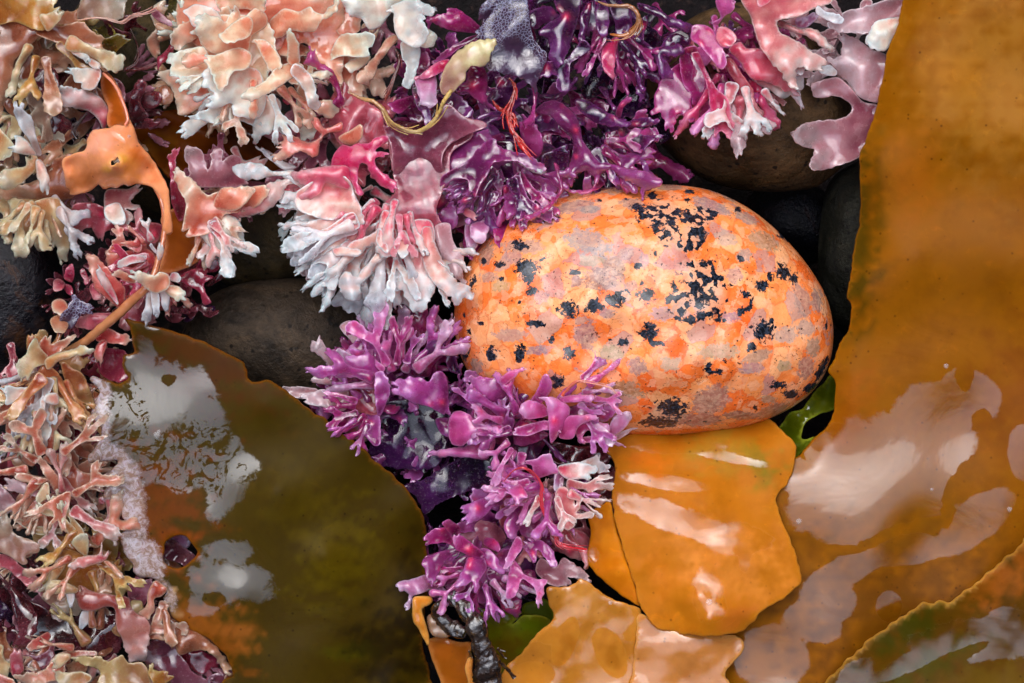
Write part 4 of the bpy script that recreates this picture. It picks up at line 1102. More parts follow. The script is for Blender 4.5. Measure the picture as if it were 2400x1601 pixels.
def fan(rr, x, y, th, L, slim=False):
    """outline of a forked fan: narrow stalk, then two to five rounded or pointed lobes"""
    nl = rr.choice([2, 3, 3, 4, 5])
    half = rr.uniform(0.35, 0.85)
    w0 = rr.uniform(0.04, 0.10)
    if slim:
        nl, half, w0 = rr.choice([1, 2, 2, 3]), rr.uniform(0.12, 0.34), rr.uniform(0.06, 0.11)
    pl = [(0.0, -w0 * L), (0.22 * L, -w0 * 0.8 * L), (0.42 * L, -rr.uniform(0.8, 1.3) * math.tan(half * 0.55) * 0.42 * L)]
    angs = (np.linspace(-half, half, nl) if nl > 1 else np.zeros(1)) + rr.uniform(-0.08, 0.08, nl)
    lw = half / max(nl - 1, 1) * rr.uniform(0.42, 0.6)
    for i, a in enumerate(angs):
        R = L * rr.uniform(0.8, 1.08)
        sh = rr.uniform(0.78, 0.93)
        pl += [(R * sh * math.cos(a - lw), R * sh * math.sin(a - lw)), (R * math.cos(a), R * math.sin(a)), (R * sh * math.cos(a + lw), R * sh * math.sin(a + lw))]
        if i < nl - 1:
            v = L * rr.uniform(0.5, 0.72)
            m = (a + angs[i + 1]) / 2
            pl.append((v * math.cos(m), v * math.sin(m)))
    pl += [(0.42 * L, rr.uniform(0.8, 1.3) * math.tan(half * 0.55) * 0.42 * L), (0.22 * L, w0 * 0.8 * L), (0.0, w0 * L)]
    c, s = math.cos(th), math.sin(th)
    return [(x + c * u - s * v, y + s * u + c * v) for u, v in pl]


# lower fronds of the same tufts, seen in the gaps: tuft, centre, radii, count, flesh, heights, lengths, heading
UNDER = [
    ('A', 560, 150, 230, 150, 16, 'peach tan peach cream mauve', -8, 3, 80, 150, None, 0),
    ('A', 800, 90, 130, 110, 9, 'peach rose mauve', -8, 0, 80, 140, 90, 60),
    ('F', 800, 400, 150, 160, 16, 'mauve rose pinkw wine', -10, 0, 80, 150, 100, 70),
    ('F', 840, 590, 150, 90, 8, 'rosew clearp clearw', -6, 4, 70, 120, 95, 40),
    ('F', 740, 330, 80, 100, 7, 'rose crimson mauve rosew', -6, 2, 60, 110, 120, 80),
    ('G', 1120, 300, 200, 180, 26, 'violet deep magenta violet lilacd', -14, -2, 80, 150, None, 0),
    ('G', 1350, 350, 170, 110, 14, 'violet deep magenta violet', -14, -3, 80, 150, 60, 80),
    ('G', 1120, 480, 130, 70, 10, 'lilacd magenta clearl rose violet', -8, 2, 70, 110, 90, 60),
    ('H', 1400, 80, 190, 110, 22, 'deep violet violet magenta deep', -14, -2, 80, 140, 90, 60),
    ('I', 1680, 170, 130, 110, 12, 'magenta violet wine rose', -10, 0, 80, 140, 80, 60),
    ('I', 1790, 90, 120, 80, 8, 'wine mauve clearm rose', -8, 0, 70, 130, 60, 60),
    ('J', 1960, 120, 90, 100, 5, 'clearm clearp', -6, 0, 80, 130, 160, 50),
    ('B', 120, 130, 130, 120, 12, 'tan greyc wine gold', -10, 0, 80, 150, 100, 70),
    ('B', 260, 250, 150, 120, 16, 'wine deep wine mauve tan', -16, -5, 70, 130, None, 0),
    ('B', 340, 60, 110, 60, 6, 'wine deep olive', -16, -8, 70, 120, None, 0),
    ('D', 60, 380, 80, 130, 10, 'tan ivory greyc wine', -10, 0, 70, 130, 120, 70),
    ('D', 180, 500, 110, 50, 8, 'tan rose ivory mauve', -8, 0, 70, 110, 90, 50),
    ('E', 510, 450, 90, 90, 6, 'wine mauve rosew', -8, 2, 70, 110, 80, 80),
    ('K', 330, 640, 110, 80, 14, 'crimson rose wine coral', -10, 2, 60, 110, None, 0),
    ('K', 430, 690, 60, 60, 6, 'wine deep crimson', -12, -4, 50, 90, 40, 60),
    ('L', 150, 900, 130, 90, 14, 'rose tan wine peach orange', -10, 0, 60, 120, 110, 80),
    ('L', 230, 900, 60, 90, 6, 'crimson wine', -12, -4, 60, 100, None, 0),
    ('M', 900, 850, 140, 110, 16, 'magenta violet lilacd rose', -12, 0, 70, 130, None, 0),
    ('M', 960, 970, 120, 70, 10, 'deep violet deep', -16, -6, 80, 130, None, 0),
    ('N', 1230, 960, 150, 70, 12, 'violet magenta lilacd', -10, 2, 70, 120, 60, 100),
    ('O', 1250, 1150, 130, 110, 16, 'magenta violet rose lilacd', -12, 0, 70, 120, None, 0),
    ('O', 1380, 1150, 60, 110, 8, 'wine rose crimson', -12, -4, 60, 110, None, 0),
    ('S', 1140, 1340, 150, 80, 14, 'violet magenta deep lilacd', -14, -2, 70, 120, 80, 80),
    ('P', 110, 1130, 130, 100, 18, 'rose tan wine peach mauve', -12, 0, 70, 120, None, 0),
    ('R', 190, 1300, 100, 80, 10, 'tan gold wine rose', -10, 0, 60, 110, None, 0),
    ('U', 110, 1420, 150, 90, 16, 'wine deep wine mauve', -16, -6, 80, 140, None, 0),
    ('V', 250, 1550, 250, 60, 14, 'rose tan mauve wine peach', -12, 0, 80, 130, 80, 80),
    ('P', 130, 1080, 150, 60, 8, 'peach rose mauve peach', -8, 2, 90, 150, None, 0),
    ('P', 200, 1190, 90, 60, 8, 'wine rose tan peach', -6, 2, 60, 110, None, 0),
    ('L', 100, 960, 110, 60, 9, 'peach rosew tan orange', -4, 6, 60, 110, 100, 70),
    ('R', 120, 1330, 120, 60, 6, 'peach gold rosew tan', -6, 3, 90, 150, None, 0),
    ('U', 300, 1420, 120, 70, 8, 'wine rose mauve wine', -8, 0, 70, 120, None, 0),
    ('V', 140, 1560, 150, 40, 8, 'peach tan ivory rosew', -3, 5, 60, 110, 90, 80),
    ('D', 80, 330, 90, 80, 7, 'ivory tan greyc', -4, 4, 70, 120, 110, 70),
    ('B', 90, 90, 110, 80, 7, 'gold tan ivory', -2, 5, 80, 140, 100, 70),
    ('G', 1180, 420, 150, 90, 14, 'lilacd magenta violet magenta', -4, 6, 70, 120, 70, 90),
    ('G', 1050, 200, 110, 140, 12, 'magenta violet lilacd wine', -8, 2, 80, 130, None, 0),
    ('H', 1420, 200, 170, 110, 14, 'deep violet deep', -16, -8, 90, 150, 70, 80),
    ('M', 880, 900, 130, 90, 10, 'lilac magenta lilacd', -4, 6, 70, 120, None, 0),
    ('N', 1180, 950, 130, 60, 9, 'lilac lilacd magenta', 0, 10, 70, 120, 40, 100),
    ('N', 1080, 1040, 140, 60, 10, 'violet deep lilacd', -10, 0, 80, 130, None, 0),
    ('O', 1230, 1200, 120, 100, 10, 'lilac lilacd rose', -4, 6, 60, 110, None, 0),
    ('S', 1120, 1360, 130, 70, 10, 'lilac lilacd magenta', -3, 6, 70, 110, 90, 90),
    ('I', 1720, 130, 120, 90, 10, 'rose magenta pinklil', -3, 6, 80, 130, 70, 60),
    ('F', 820, 520, 120, 110, 10, 'pinkw pink rosew', -2, 5, 80, 130, 95, 60),
    ('A', 600, 110, 200, 110, 12, 'cream peach cream', -2, 6, 80, 140, None, 0),
    ('K', 360, 630, 90, 70, 9, 'coral rose crimson', -3, 5, 60, 100, None, 0),
    ('E', 560, 440, 60, 60, 5, 'peach rosew', -2, 4, 60, 100, 60, 90),
    ('K', 165, 700, 45, 70, 8, 'wine deep mauve wine', -8, 0, 50, 80, None, 0),
    ('S', 1020, 1270, 60, 60, 6, 'violet deep magenta', -14, -4, 60, 100, None, 0),
    ('O', 1400, 1230, 50, 90, 7, 'rose wine crimson rose', -8, 0, 60, 100, None, 0),
    ('M', 1010, 1080, 90, 60, 8, 'violet lilacd deep', -12, -2, 70, 110, None, 0),
    ('V', 420, 1480, 90, 80, 6, 'mauve crimson wine', -10, -2, 70, 110, 60, 60),
]
ROOTS = build_fronds()


def mp(s):
    """mixed-tile outline: 'tile:x,y' switches tile, 'g:x,y' means photograph pixels"""
    out, tl = [], None
    for p in s.split():
        if ':' in p:
            tl, p = p.split(':')
        a, b = (float(v) for v in p.split(','))
        out.append((a, b) if tl == 'g' else (TILE[int(tl)][0] + a * K, TILE[int(tl)][1] + b * K))
    return out


def field(P, ells, soft=1.0):
    """largest of (1 - normalised radius) over ellipses (cx, cy, rx, ry, angle)"""
    f = np.full(len(P), -1.5)
    for e in ells:
        cx, cy, rx, ry = e[:4]
        a = math.radians(e[4]) if len(e) > 4 else 0.0
        u = (P[:, 0] - cx) * math.cos(a) + (P[:, 1] - cy) * math.sin(a)
        v = -(P[:, 0] - cx) * math.sin(a) + (P[:, 1] - cy) * math.cos(a)
        f = np.maximum(f, 1 - np.sqrt((u / rx) ** 2 + (v / ry) ** 2))
    return f


def idw(P, ctrl, p=2.4):
    c = np.array(ctrl, float)
    d = np.sqrt(((P[:, None, :] - c[None, :, :2]) ** 2).sum(2)) + 40.0
    wgt = d ** -p
    return (wgt * c[None, :, 2]).sum(1) / wgt.sum(1)


# ---------------------------------------------------------------- kelp
def mat_kelp():
    t = NT('kelp_blade_skin')
    col = t.attr('col', 'Color')
    n1 = t.noise(90, 6, 0.65)
    n2 = t.noise(900, 3, 0.6)
    c2 = t.mix(t.step(n1, 0.42, 0.7, 0.0, 0.5), col, t.mix(1.0, col, (0.62, 0.55, 0.4), 'MULTIPLY'))
    c2 = t.mix(t.step(t.noise(260, 5, 0.7, dist=0.5), 0.55, 0.75, 0.0, 0.4), c2, t.mix(1.0, c2, (1.5, 1.45, 1.1), 'MULTIPLY'))
    speck = t.math('MULTIPLY', t.step(t.voro(420), 0.18, 0.05), t.step(t.noise(260, 2), 0.46, 0.58))
    c3 = t.mix(t.math('MULTIPLY', speck, 0.65), c2, t.mix(1.0, c2, (0.3, 0.25, 0.2), 'MULTIPLY'))
    # worn whitish crust with a ragged border
    pn = t.math('ADD', t.math('MULTIPLY_ADD', t.noise(160, 5, 0.7), 1.4, -0.7), t.math('MULTIPLY_ADD', t.noise(800, 3, 0.7), 0.5, -0.25))
    pale = t.step(t.math('ADD', t.attr('pale'), pn), -0.05, 0.4)
    crust = t.mix(t.step(t.noise(520, 5, 0.7, dist=1.2), 0.4, 0.62), lin((150, 124, 112)), lin((192, 180, 186)))
    c3 = t.mix(t.math('MULTIPLY', pale, 0.78), c3, crust)
    # the wet film: where it lies the blade is glossy, elsewhere it is matt; froth leaves small open rings
    wn_ = t.math('ADD', t.math('MULTIPLY_ADD', t.noise(120, 3, 0.55, dist=0.4), 1.2, -0.6), t.math('MULTIPLY_ADD', t.noise(480, 5, 0.7, dist=0.8), 0.8, -0.4))
    froth = t.step(t.noise(240, 5, 0.66, dist=2.2), 0.50, 0.56)
    wf = t.math('SUBTRACT', t.math('ADD', t.attr('wet'), t.math('MULTIPLY', wn_, t.attr('rag'))), t.math('MULTIPLY', froth, t.attr('froth')))
    film = t.step(wf, 0.0, t.attr('soft'))
    crease = t.noise(42, 3, 0.5, dist=1.6)
    hb = t.math('ADD', t.math('MULTIPLY', crease, 3.0), t.math('ADD', t.math('MULTIPLY', n2, 0.03), t.math('MULTIPLY', film, 0.08)))
    hb = t.math('ADD', hb, t.math('MULTIPLY', t.math('MULTIPLY', pale, t.noise(500, 4, 0.7)), 0.25))
    mpv = t.n('ShaderNodeMapping')
    mpv.inputs['Rotation'].default_value = (0, 0, 0.7)
    mpv.inputs['Scale'].default_value = (45, 260, 45)
    t.put(mpv.inputs['Vector'], t.obj())
    streak = t.math('MULTIPLY', t.noise(1.0, 3, 0.5, vec=mpv.outputs[0], dist=0.6), t.step(t.noise(38, 2), 0.5, 0.62))
    hb = t.math('ADD', hb, t.math('MULTIPLY', streak, 0.55))
    nb = t.bump(hb, 0.14, 0.0009)
    g = t.math('MULTIPLY', film, t.attr('gloss'))
    p = t.principled(Base_Color=c3, Roughness=t.math('ADD', t.step(film, 0, 1, 0.42, 0.13), t.math('MULTIPLY_ADD', t.attr('soft'), 0.2, -0.012)), Normal=nb, IOR=1.5,
                     Specular_IOR_Level=t.math('ADD', g, 0.05), Coat_Weight=g, Coat_Roughness=0.08,
                     Subsurface_Weight=0.35, Subsurface_Radius=(1, 0.4, 0.1), Subsurface_Scale=0.002)
    p.inputs['Coat IOR'].default_value = 1.5
    return t.m


MK = mat_kelp()


def blade(name, outline, ctrl, base, tints=(), wet=(), dry=(), spacing=14, ragged=2.0, th=0.0006, seed=1, parent=None, holes=(), wave=(0.0009, 210),
          ripple=(0.00012, 45), rag=1.0, rimtint=None, curl=0.0, gloss=0.5, pale=(), froth=(), soft=None):
    poly = catmull(outline, 6)
    r1, r2, r3 = Wave(seed, 90, 7), Wave(seed + 1, 30, 7), Wave(seed + 2, 11, 7)
    nrm = np.roll(poly, -1, 0) - np.roll(poly, 1, 0)
    nrm = np.stack([-nrm[:, 1], nrm[:, 0]], 1) / np.maximum(np.linalg.norm(nrm, axis=1), 1e-9)[:, None]
    x, y = poly[:, 0], poly[:, 1]
    poly = poly + nrm * (ragged * (r1(x, y) * 0.6 + r2(x, y) * 0.5 + r3(x, y) * 0.14))[:, None]
    hl = [catmull(h, 5) for h in holes]
    P, T, d, rim = sheet_mesh(poly, hl, spacing=spacing, seed=seed, rings=(2.0, 6.0))
    mid = idw(P, ctrl) * 1e-3
    mid = mid + 0.55 * wave[0] * Wave(seed + 5, wave[1], 9)(P[:, 0], P[:, 1]) + 0.4 * ripple[0] * Wave(seed + 6, ripple[1], 9)(P[:, 0], P[:, 1])
    mid = mid - curl * np.exp(-(d / 30.0) ** 2)
    half = th * np.sqrt(np.clip(1 - (1 - np.minimum(d / 7.0, 1)) ** 2, 0, 1))
    col = np.tile(lin(base), (len(P), 1))
    jit = 0.18 * Wave(seed + 7, 70, 8)(P[:, 0], P[:, 1]) + 0.12 * Wave(seed + 8, 25, 8)(P[:, 0], P[:, 1])
    for e, c, k in tints:
        f = np.clip((field(P, [e]) + jit) * 1.1, 0, 1)
        f = (f * f * (3 - 2 * f) * k)[:, None]
        col = col * (1 - f) + lin(c) * f
    if rimtint:
        f = (rimtint[1] * np.exp(-(d / rimtint[2]) ** 2))[:, None]
        col = col * (1 - f) + lin(rimtint[0]) * f
    wf = np.clip(field(P, wet), -1, 1) if wet else np.full(len(P), -1.0)
    if dry:
        wf = np.minimum(wf, np.clip(-2 * field(P, dry), -1, 1))
    V, F, idx = sheet_solid(P, T, d, rim, mid, half)
    return link_mesh(name, V, F, MK, parent, {'col': np.clip(col[idx], 0.001, 0.9), 'wet': wf[idx], 'rag': np.full(len(idx), rag), 'gloss': np.full(len(idx), gloss), 'froth': (np.clip(field(P, froth) * 3, 0, 1) if froth else np.zeros(len(P)))[idx], 'soft': (soft(P) if soft else np.full(len(P), 0.09))[idx],
                     'pale': (np.clip(field(P, pale), -1, 1) if pale else np.full(len(P), -3.0))[idx]})


b = blade('kelp', mp('g:2116,-90 3:1512,0 1470,190 1400,400 1340,700 1250,1000 1216,1090 1225,1300 1213,1568 6:1190,60 1160,280 1132,480 1158,520 1148,680 '
                           '1080,800 1040,920 1006,985 1050,1060 1045,1210 1010,1350 900,1450 780,1568 g:1800,1090 1740,1180 1700,1300 1600,1400 1500,1500 1420,1760 2560,1760 2560,-90'),
          [(2120, 0, 14), (2400, 0, 20), (2050, 300, 13), (2250, 300, 19), (2400, 300, 21), (2000, 600, 9), (2150, 600, 15), (2400, 600, 17),
           (1960, 880, 7), (2100, 850, 8.5), (2400, 900, 9.5), (1900, 1060, 5), (2050, 1100, 6.5), (2350, 1150, 7), (1870, 1300, 4), (2100, 1350, 5.5),
           (2380, 1350, 4.5), (1800, 1550, 3), (2050, 1550, 4), (2400, 1600, 2), (1600, 1600, -3)],
          (142, 88, 3),
          tints=[((2010, 560, 84, 360, 4), (78, 62, 6), 0.9), ((2330, 200, 260, 330), (160, 110, 36), 0.75), ((2300, 620, 200, 260), (130, 80, 16), 0.5),
                 ((1990, 960, 80, 170, 25), (156, 88, 6), 0.7), ((2150, 420, 90, 160), (156, 90, 2), 0.6), ((2100, 1450, 420, 300), (106, 64, 6), 0.9),
                 ((2380, 950, 160, 260, 20), (130, 72, 6), 0.7), ((2120, 1150, 260, 180, -12), (132, 86, 20), 0.6), ((2250, 180, 110, 60), (170, 110, 20), 0.4)],
          wet=[(2035, 1135, 205, 165, -10), (2185, 1010, 110, 120), (2270, 930, 80, 70, 30), (2180, 1130, 70, 90), (1985, 1335, 125, 36, -25), (2120, 1288, 110, 40, -5), (2285, 1222, 120, 52, -38),
               (1940, 1410, 70, 60), (1804, 1540, 95, 80), (1906, 1462, 75, 44, 20), (2083, 1421, 34, 38), (2400, 1060, 40, 70)],
          dry=[(1955, 1286, 70, 9, 3), (2060, 1264, 56, 11, -25), (2150, 1234, 66, 12, -8), (2222, 1185, 13, 52, 0), (2275, 1112, 80, 26, -40), (2300, 985, 22, 26), (2262, 880, 18, 40)],
          spacing=15, ragged=1.6, seed=11, wave=(0.0011, 330), ripple=(0.0, 60), rag=0.30, rimtint=((196, 132, 36), 0.3, 4), curl=0.002, gloss=0.42)
tag(b, 'long ochre kelp blade running down the whole right side of the picture', 'kelp', 'ochre kelp blades')

b = blade('kelp', mp('g:1418,1037 1520,1010 1640,990 1760,960 6:570,1290 700,1410 780,1500 9:770,60 745,150 720,200 640,300 690,450 770,650 790,740 822,855 760,930 700,990 650,1010 540,1080 '
                           '430,1200 g:1720,1484 1640,1490 1540,1470 8:2060,1040 2010,880 1950,680 1880,450 1858,250 1882,130 1858,20'),
          [(1418, 1040, 5), (1600, 990, -5), (1760, 965, -4), (1640, 1080, 6), (1840, 1080, 5), (1450, 1150, 8), (1650, 1200, 12), (1830, 1200, 7),
           (1470, 1290, 11), (1680, 1330, 17), (1870, 1350, 8), (1545, 1400, 9), (1590, 1440, 8), (1640, 1400, 17), (1660, 1450, 18), (1700, 1440, 16), (1720, 1400, 12), (1750, 1470, 8), (1580, 1480, 7), (1500, 1330, 14), (1540, 1330, 9)],
          (184, 114, 24),
          tints=[((1700, 1060, 150, 70, 10), (166, 126, 40), 0.8), ((1530, 1080, 70, 40, 10), (206, 112, 24), 0.8), ((1790, 1100, 40, 90, -10), (140, 120, 24), 0.8),
                 ((1640, 1190, 190, 50, 12), (190, 116, 24), 0.7), ((1700, 1330, 170, 120, 20), (212, 136, 56), 0.8), ((1720, 1440, 60, 70), (184, 104, 36), 0.7),
                 ((1560, 1350, 60, 110, -20), (200, 120, 30), 0.5)],
          wet=[(1600, 1225, 190, 34, 20), (1720, 1262, 90, 44, 6), (1745, 1310, 16, 34), (1560, 1130, 120, 18, 8), (1660, 1400, 40, 70, -15), (1700, 1070, 120, 14, 12), (1600, 1050, 120, 16, 0)],
          spacing=11, ragged=1.6, gloss=0.42, soft=lambda P: np.full(len(P), 0.2), seed=23, wave=(0.0007, 200), ripple=(0.00014, 50), rag=0.7, rimtint=((226, 160, 70), 0.35, 4))
tag(b, 'torn ochre kelp blade lying directly under the bottom of the orange pebble', 'kelp', 'ochre kelp blades')

b = blade('kelp', mp('8:1780,352 1832,308 1862,335 1880,450 1950,680 2030,920 2062,1042 1980,1000 1900,940 1760,830 1690,720 1712,540 1700,410 1750,370'),
          [(1400, 1200, 6), (1440, 1180, 9), (1390, 1300, 6), (1460, 1330, 11), (1500, 1420, 9)], (190, 112, 14), tints=[((1440, 1260, 40, 120, -15), (210, 132, 26), 0.8)],
          spacing=9, ragged=1.2, seed=31, rimtint=((214, 144, 44), 0.4, 4), wave=(0.0004, 120), wet=[(1390, 1300, 16, 20), (1405, 1205, 10, 12)])
tag(b, 'small narrow folded ochre kelp piece beside the lowest purple tufts', 'kelp', 'ochre kelp blades')

b = blade('kelp', mp('8:1408,930 1432,900 1500,905 1560,903 1610,875 1640,845 1690,870 1750,912 1880,990 1980,1030 2062,1062 2050,1200 2030,1380 2100,1440 2120,1568 2120,1760 1060,1760 '
                           '1120,1480 1220,1375 1350,1225 1452,1120 1425,1030'),
          [(1290, 1380, 12), (1360, 1355, 13), (1500, 1430, 9), (1300, 1450, 10), (1420, 1480, 9), (1200, 1570, 2), (1350, 1590, 6), (1500, 1580, 5)], (186, 124, 44),
          tints=[((1360, 1400, 120, 70, 20), (206, 146, 70), 0.8), ((1330, 1510, 36, 60, 20), (160, 98, 22), 0.7), ((1430, 1520, 40, 60, -20), (160, 98, 22), 0.7)],
          wet=[(1370, 1420, 120, 80, 20), (1390, 1560, 120, 80), (1260, 1560, 70, 60), (1480, 1560, 40, 60)], dry=[(1325, 1505, 26, 60, 20), (1430, 1530, 34, 62, -25), (1250, 1580, 50, 30)], gloss=0.55,
          spacing=9, ragged=1.6, seed=37, rimtint=((216, 156, 80), 0.3, 4), wave=(0.0006, 130), ripple=(0.00008, 46), rag=0.35)
tag(b, 'pale ochre kelp piece with a pointed corner beside the dark twisted stalk', 'kelp', 'ochre kelp blades')

b = blade('kelp', mp('g:1500,1440 1560,1470 1640,1484 1725,1487 1744,1512 1722,1550 1702,1582 1730,1640 1740,1760 1470,1760 1480,1600 1490,1500'),
          [(1520, 1470, 9), (1620, 1500, 10), (1730, 1510, 6), (1600, 1600, 7), (1500, 1580, 8)], (188, 126, 66), wet=[(1640, 1560, 170, 110), (1530, 1500, 50, 60)], dry=[(1690, 1492, 40, 10, 10)],
          spacing=9, ragged=1.8, seed=41, rimtint=((224, 170, 100), 0.5, 5), wave=(0.0004, 120), rag=0.5)
tag(b, 'pinkish tan kelp piece at the bottom edge under the torn ochre blade', 'kelp', 'ochre kelp blades')

b = blade('kelp', mp('9:940,1640 985,1560 1050,1490 1150,1390 1240,1310 1285,1255 1400,1180 1550,1080 1660,1030 1850,990 1950,920 2050,850 2200,710 2270,680 2349,580 g:2480,1180 2560,1760 1900,1760'),
          [(1930, 1600, 9), (2020, 1510, 11), (2160, 1420, 13), (2280, 1360, 14), (2400, 1265, 15), (2100, 1560, 8), (2200, 1490, 8.5), (2310, 1420, 10), (2380, 1400, 11), (2350, 1560, 8), (2220, 1600, 8), (2280, 1500, 8)], (96, 64, 6),
          tints=[((2350, 1350, 170, 70, -35), (150, 86, 22), 0.9), ((2140, 1465, 190, 50, -32), (70, 64, 3), 0.95), ((2180, 1560, 180, 60, -20), (76, 70, 8), 0.8), ((2330, 1590, 160, 60, -10), (104, 78, 10), 0.8)],
          wet=[(2190, 1525, 190, 24, -26), (2300, 1500, 170, 50, 0), (2370, 1470, 60, 50, 20), (2010, 1590, 40, 60, 40)], dry=[(2230, 1545, 100, 14, -24)],
          spacing=11, ragged=3.2, seed=47, rimtint=((196, 146, 66), 0.7, 5), wave=(0.0006, 150), rag=0.7, th=0.0009)
tag(b, 'olive brown kelp blade with a frilled pale rim crossing the bottom right corner', 'kelp', 'ochre kelp blades')

b = blade('kelp', mp('6:870,1180 940,1090 1060,980 1100,1040 1080,1220 960,1280 850,1340 822,1450 920,1440 840,1530 770,1590 700,1560 660,1400 690,1330 740,1270 830,1240'),
          [(1890, 940, -8), (1950, 900, -10), (1860, 1040, -2), (1840, 1000, -14), (1900, 1020, -4)], (84, 92, 8), tints=[((1890, 960, 60, 60), (112, 116, 14), 0.7)],
          wet=[(1880, 975, 14, 30, 30)], spacing=8, ragged=1.0, seed=53, rimtint=((170, 176, 60), 0.7, 4), wave=(0.0008, 70))
tag(b, 'small bright green kelp scrap between the orange pebble and the long ochre blade', 'kelp', 'green kelp scraps')

b = blade('kelp', mp('8:930,1075 1040,1065 1120,1060 1220,1110 1180,1160 1250,1105 1400,1105 1440,1150 1350,1300 1200,1500 1100,1640 1000,1640 960,1300'),
          [(1140, 1440, 0), (1240, 1440, 0), (1160, 1550, -8), (1280, 1460, -4)], (98, 94, 8), tints=[((1240, 1460, 60, 40), (92, 104, 6), 0.9), ((1190, 1530, 60, 60), (98, 72, 6), 0.8)],
          wet=[(1165, 1450, 34, 18, 10)], spacing=9, ragged=1.2, seed=59, rimtint=((160, 160, 60), 0.6, 4))
tag(b, 'yellow green kelp scrap behind the dark twisted stalk', 'kelp', 'green kelp scraps')
b = blade('kelp', mp('8:1250,1025 1330,1000 1420,1000 1460,1120 1400,1180 1270,1140'), [(1230, 1420, -5), (1290, 1450, -6)], (70, 78, 6), spacing=9, seed=61, rimtint=((120, 124, 30), 0.6, 4))
tag(b, 'dark green kelp scrap tucked under the pointed pale ochre piece', 'kelp', 'green kelp scraps')

b = blade('kelp', mp('4:866,628 890,680 912,760 920,850 850,880 848,950 880,1030 850,1060 810,1072 720,1050 640,1025 622,1045 660,1090 680,1130 650,1190 632,1250 640,1310 700,1390 700,1420 680,1470 640,1530 612,1568 '
                           '7:612,50 720,40 812,35 810,60 770,95 720,140 745,190 700,290 790,310 850,345 830,420 872,490 820,560 845,650 910,740 920,800 960,830 1060,852 1150,930 1125,1000 1165,1090 1200,1130 1300,1200 1450,1280 '
                           '1560,1400 1600,1500 1530,1560 g:500,1640 640,1760 1010,1760 990,1500 1000,1400 1002,1320 1001,1258 990,1203 950,1142 900,1095 865,1065 800,1010 4:2180,1280 1950,1100 1845,1040 1790,1058 1740,1062 1700,1030 1682,920 1530,850 1375,770 1200,720 1000,660'),
          [(300, 750, 11), (320, 840, 9), (480, 800, 12), (570, 870, 12), (230, 900, 7), (260, 1100, 7), (420, 980, 10), (620, 950, 13), (330, 1300, 8), (480, 1200, 10), (650, 1150, 14),
           (820, 1040, 11), (940, 1150, 6), (1000, 1280, -2), (400, 1440, 8), (560, 1380, 11), (760, 1300, 13), (930, 1400, 4), (530, 1570, 6), (700, 1520, 8), (900, 1580, 0), (1000, 1600, -8)],
          (70, 54, 1),
          tints=[((460, 840, 260, 130, 30), (82, 42, 2), 0.8), ((360, 1200, 170, 200, 0), (110, 56, 6), 0.85), ((480, 1470, 150, 90, 35), (136, 78, 20), 0.8), ((560, 1480, 70, 60, 45), (150, 90, 34), 0.6),
                 ((790, 1300, 130, 170, 10), (92, 76, 0), 0.8), ((830, 1530, 90, 40, 0), (92, 84, 6), 0.8), ((700, 1160, 110, 150, 20), (82, 66, 0), 0.6), ((900, 1520, 150, 140), (34, 24, 3), 0.8),
                 ((960, 1380, 60, 160), (40, 28, 4), 0.8),
                 ((380, 1400, 36, 60, -30), (206, 176, 130), 0.7), ((420, 1292, 66, 58), (140, 70, 14), 0.6)],
          wet=[(330, 850, 46, 76, -10), (375, 930, 110, 96, 20), (310, 1000, 120, 120), (455, 905, 50, 50), (420, 1090, 170, 66), (530, 1130, 50, 100, 10), (540, 1290, 60, 30), (545, 1362, 110, 56, 10), (600, 1350, 60, 30, 20), (360, 760, 24, 18),
               (480, 990, 60, 70), (480, 1420, 40, 30), (262, 1130, 40, 70), (300, 1300, 30, 60)],
          dry=[(360, 1190, 60, 50), (395, 890, 14, 12), (500, 1405, 30, 16)],
          holes=[[(419 + 38 * math.cos(a) * (1 + 0.10 * math.sin(3 * a + 1) + 0.06 * math.cos(5 * a)), 1293 + 37 * math.sin(a) * (1 + 0.08 * math.cos(2 * a + 2))) for a in np.linspace(0, 2 * math.pi, 19)[:-1]]],
          spacing=10, ragged=2.2, seed=67, wave=(0.0008, 260), ripple=(0.0, 38), rag=1.15, th=0.0008, gloss=0.5, soft=lambda P: np.full(len(P), 0.22), froth=[(420, 1100, 170, 100), (300, 1010, 60, 150), (290, 1200, 60, 100), (480, 1020, 70, 50)], pale=[(222, 1000, 40, 160, 0), (290, 1170, 62, 130, -14), (330, 1310, 56, 80, -24), (232, 925, 36, 40), (255, 1090, 50, 60), (385, 1400, 30, 50, -30)], rimtint=((150, 92, 34), 0.5, 4))
tag(b, 'dark olive brown kelp blade with an eroded whitish left edge and a round hole', 'kelp')

b = blade('kelp', mp('1:930,900 1100,780 1250,760 1450,800 1750,840 2050,780 2180,900 2150,1100 1900,1200 1700,1230 1450,1300 1200,1250 1100,1150 1000,1020'),
          [(340, 310, -8), (500, 300, -10), (640, 330, -14), (420, 400, -16), (560, 400, -18)], (110, 56, 14), tints=[((380, 340, 70, 70), (120, 76, 14), 0.8), ((600, 330, 100, 70), (84, 44, 24), 0.8)],
          wet=[(590, 310, 60, 16), (450, 300, 30, 10)], spacing=11, ragged=1.5, seed=71, wave=(0.0012, 90))
tag(b, 'dim brown kelp blade in the shade under the cream ruffled tuft', 'kelp')

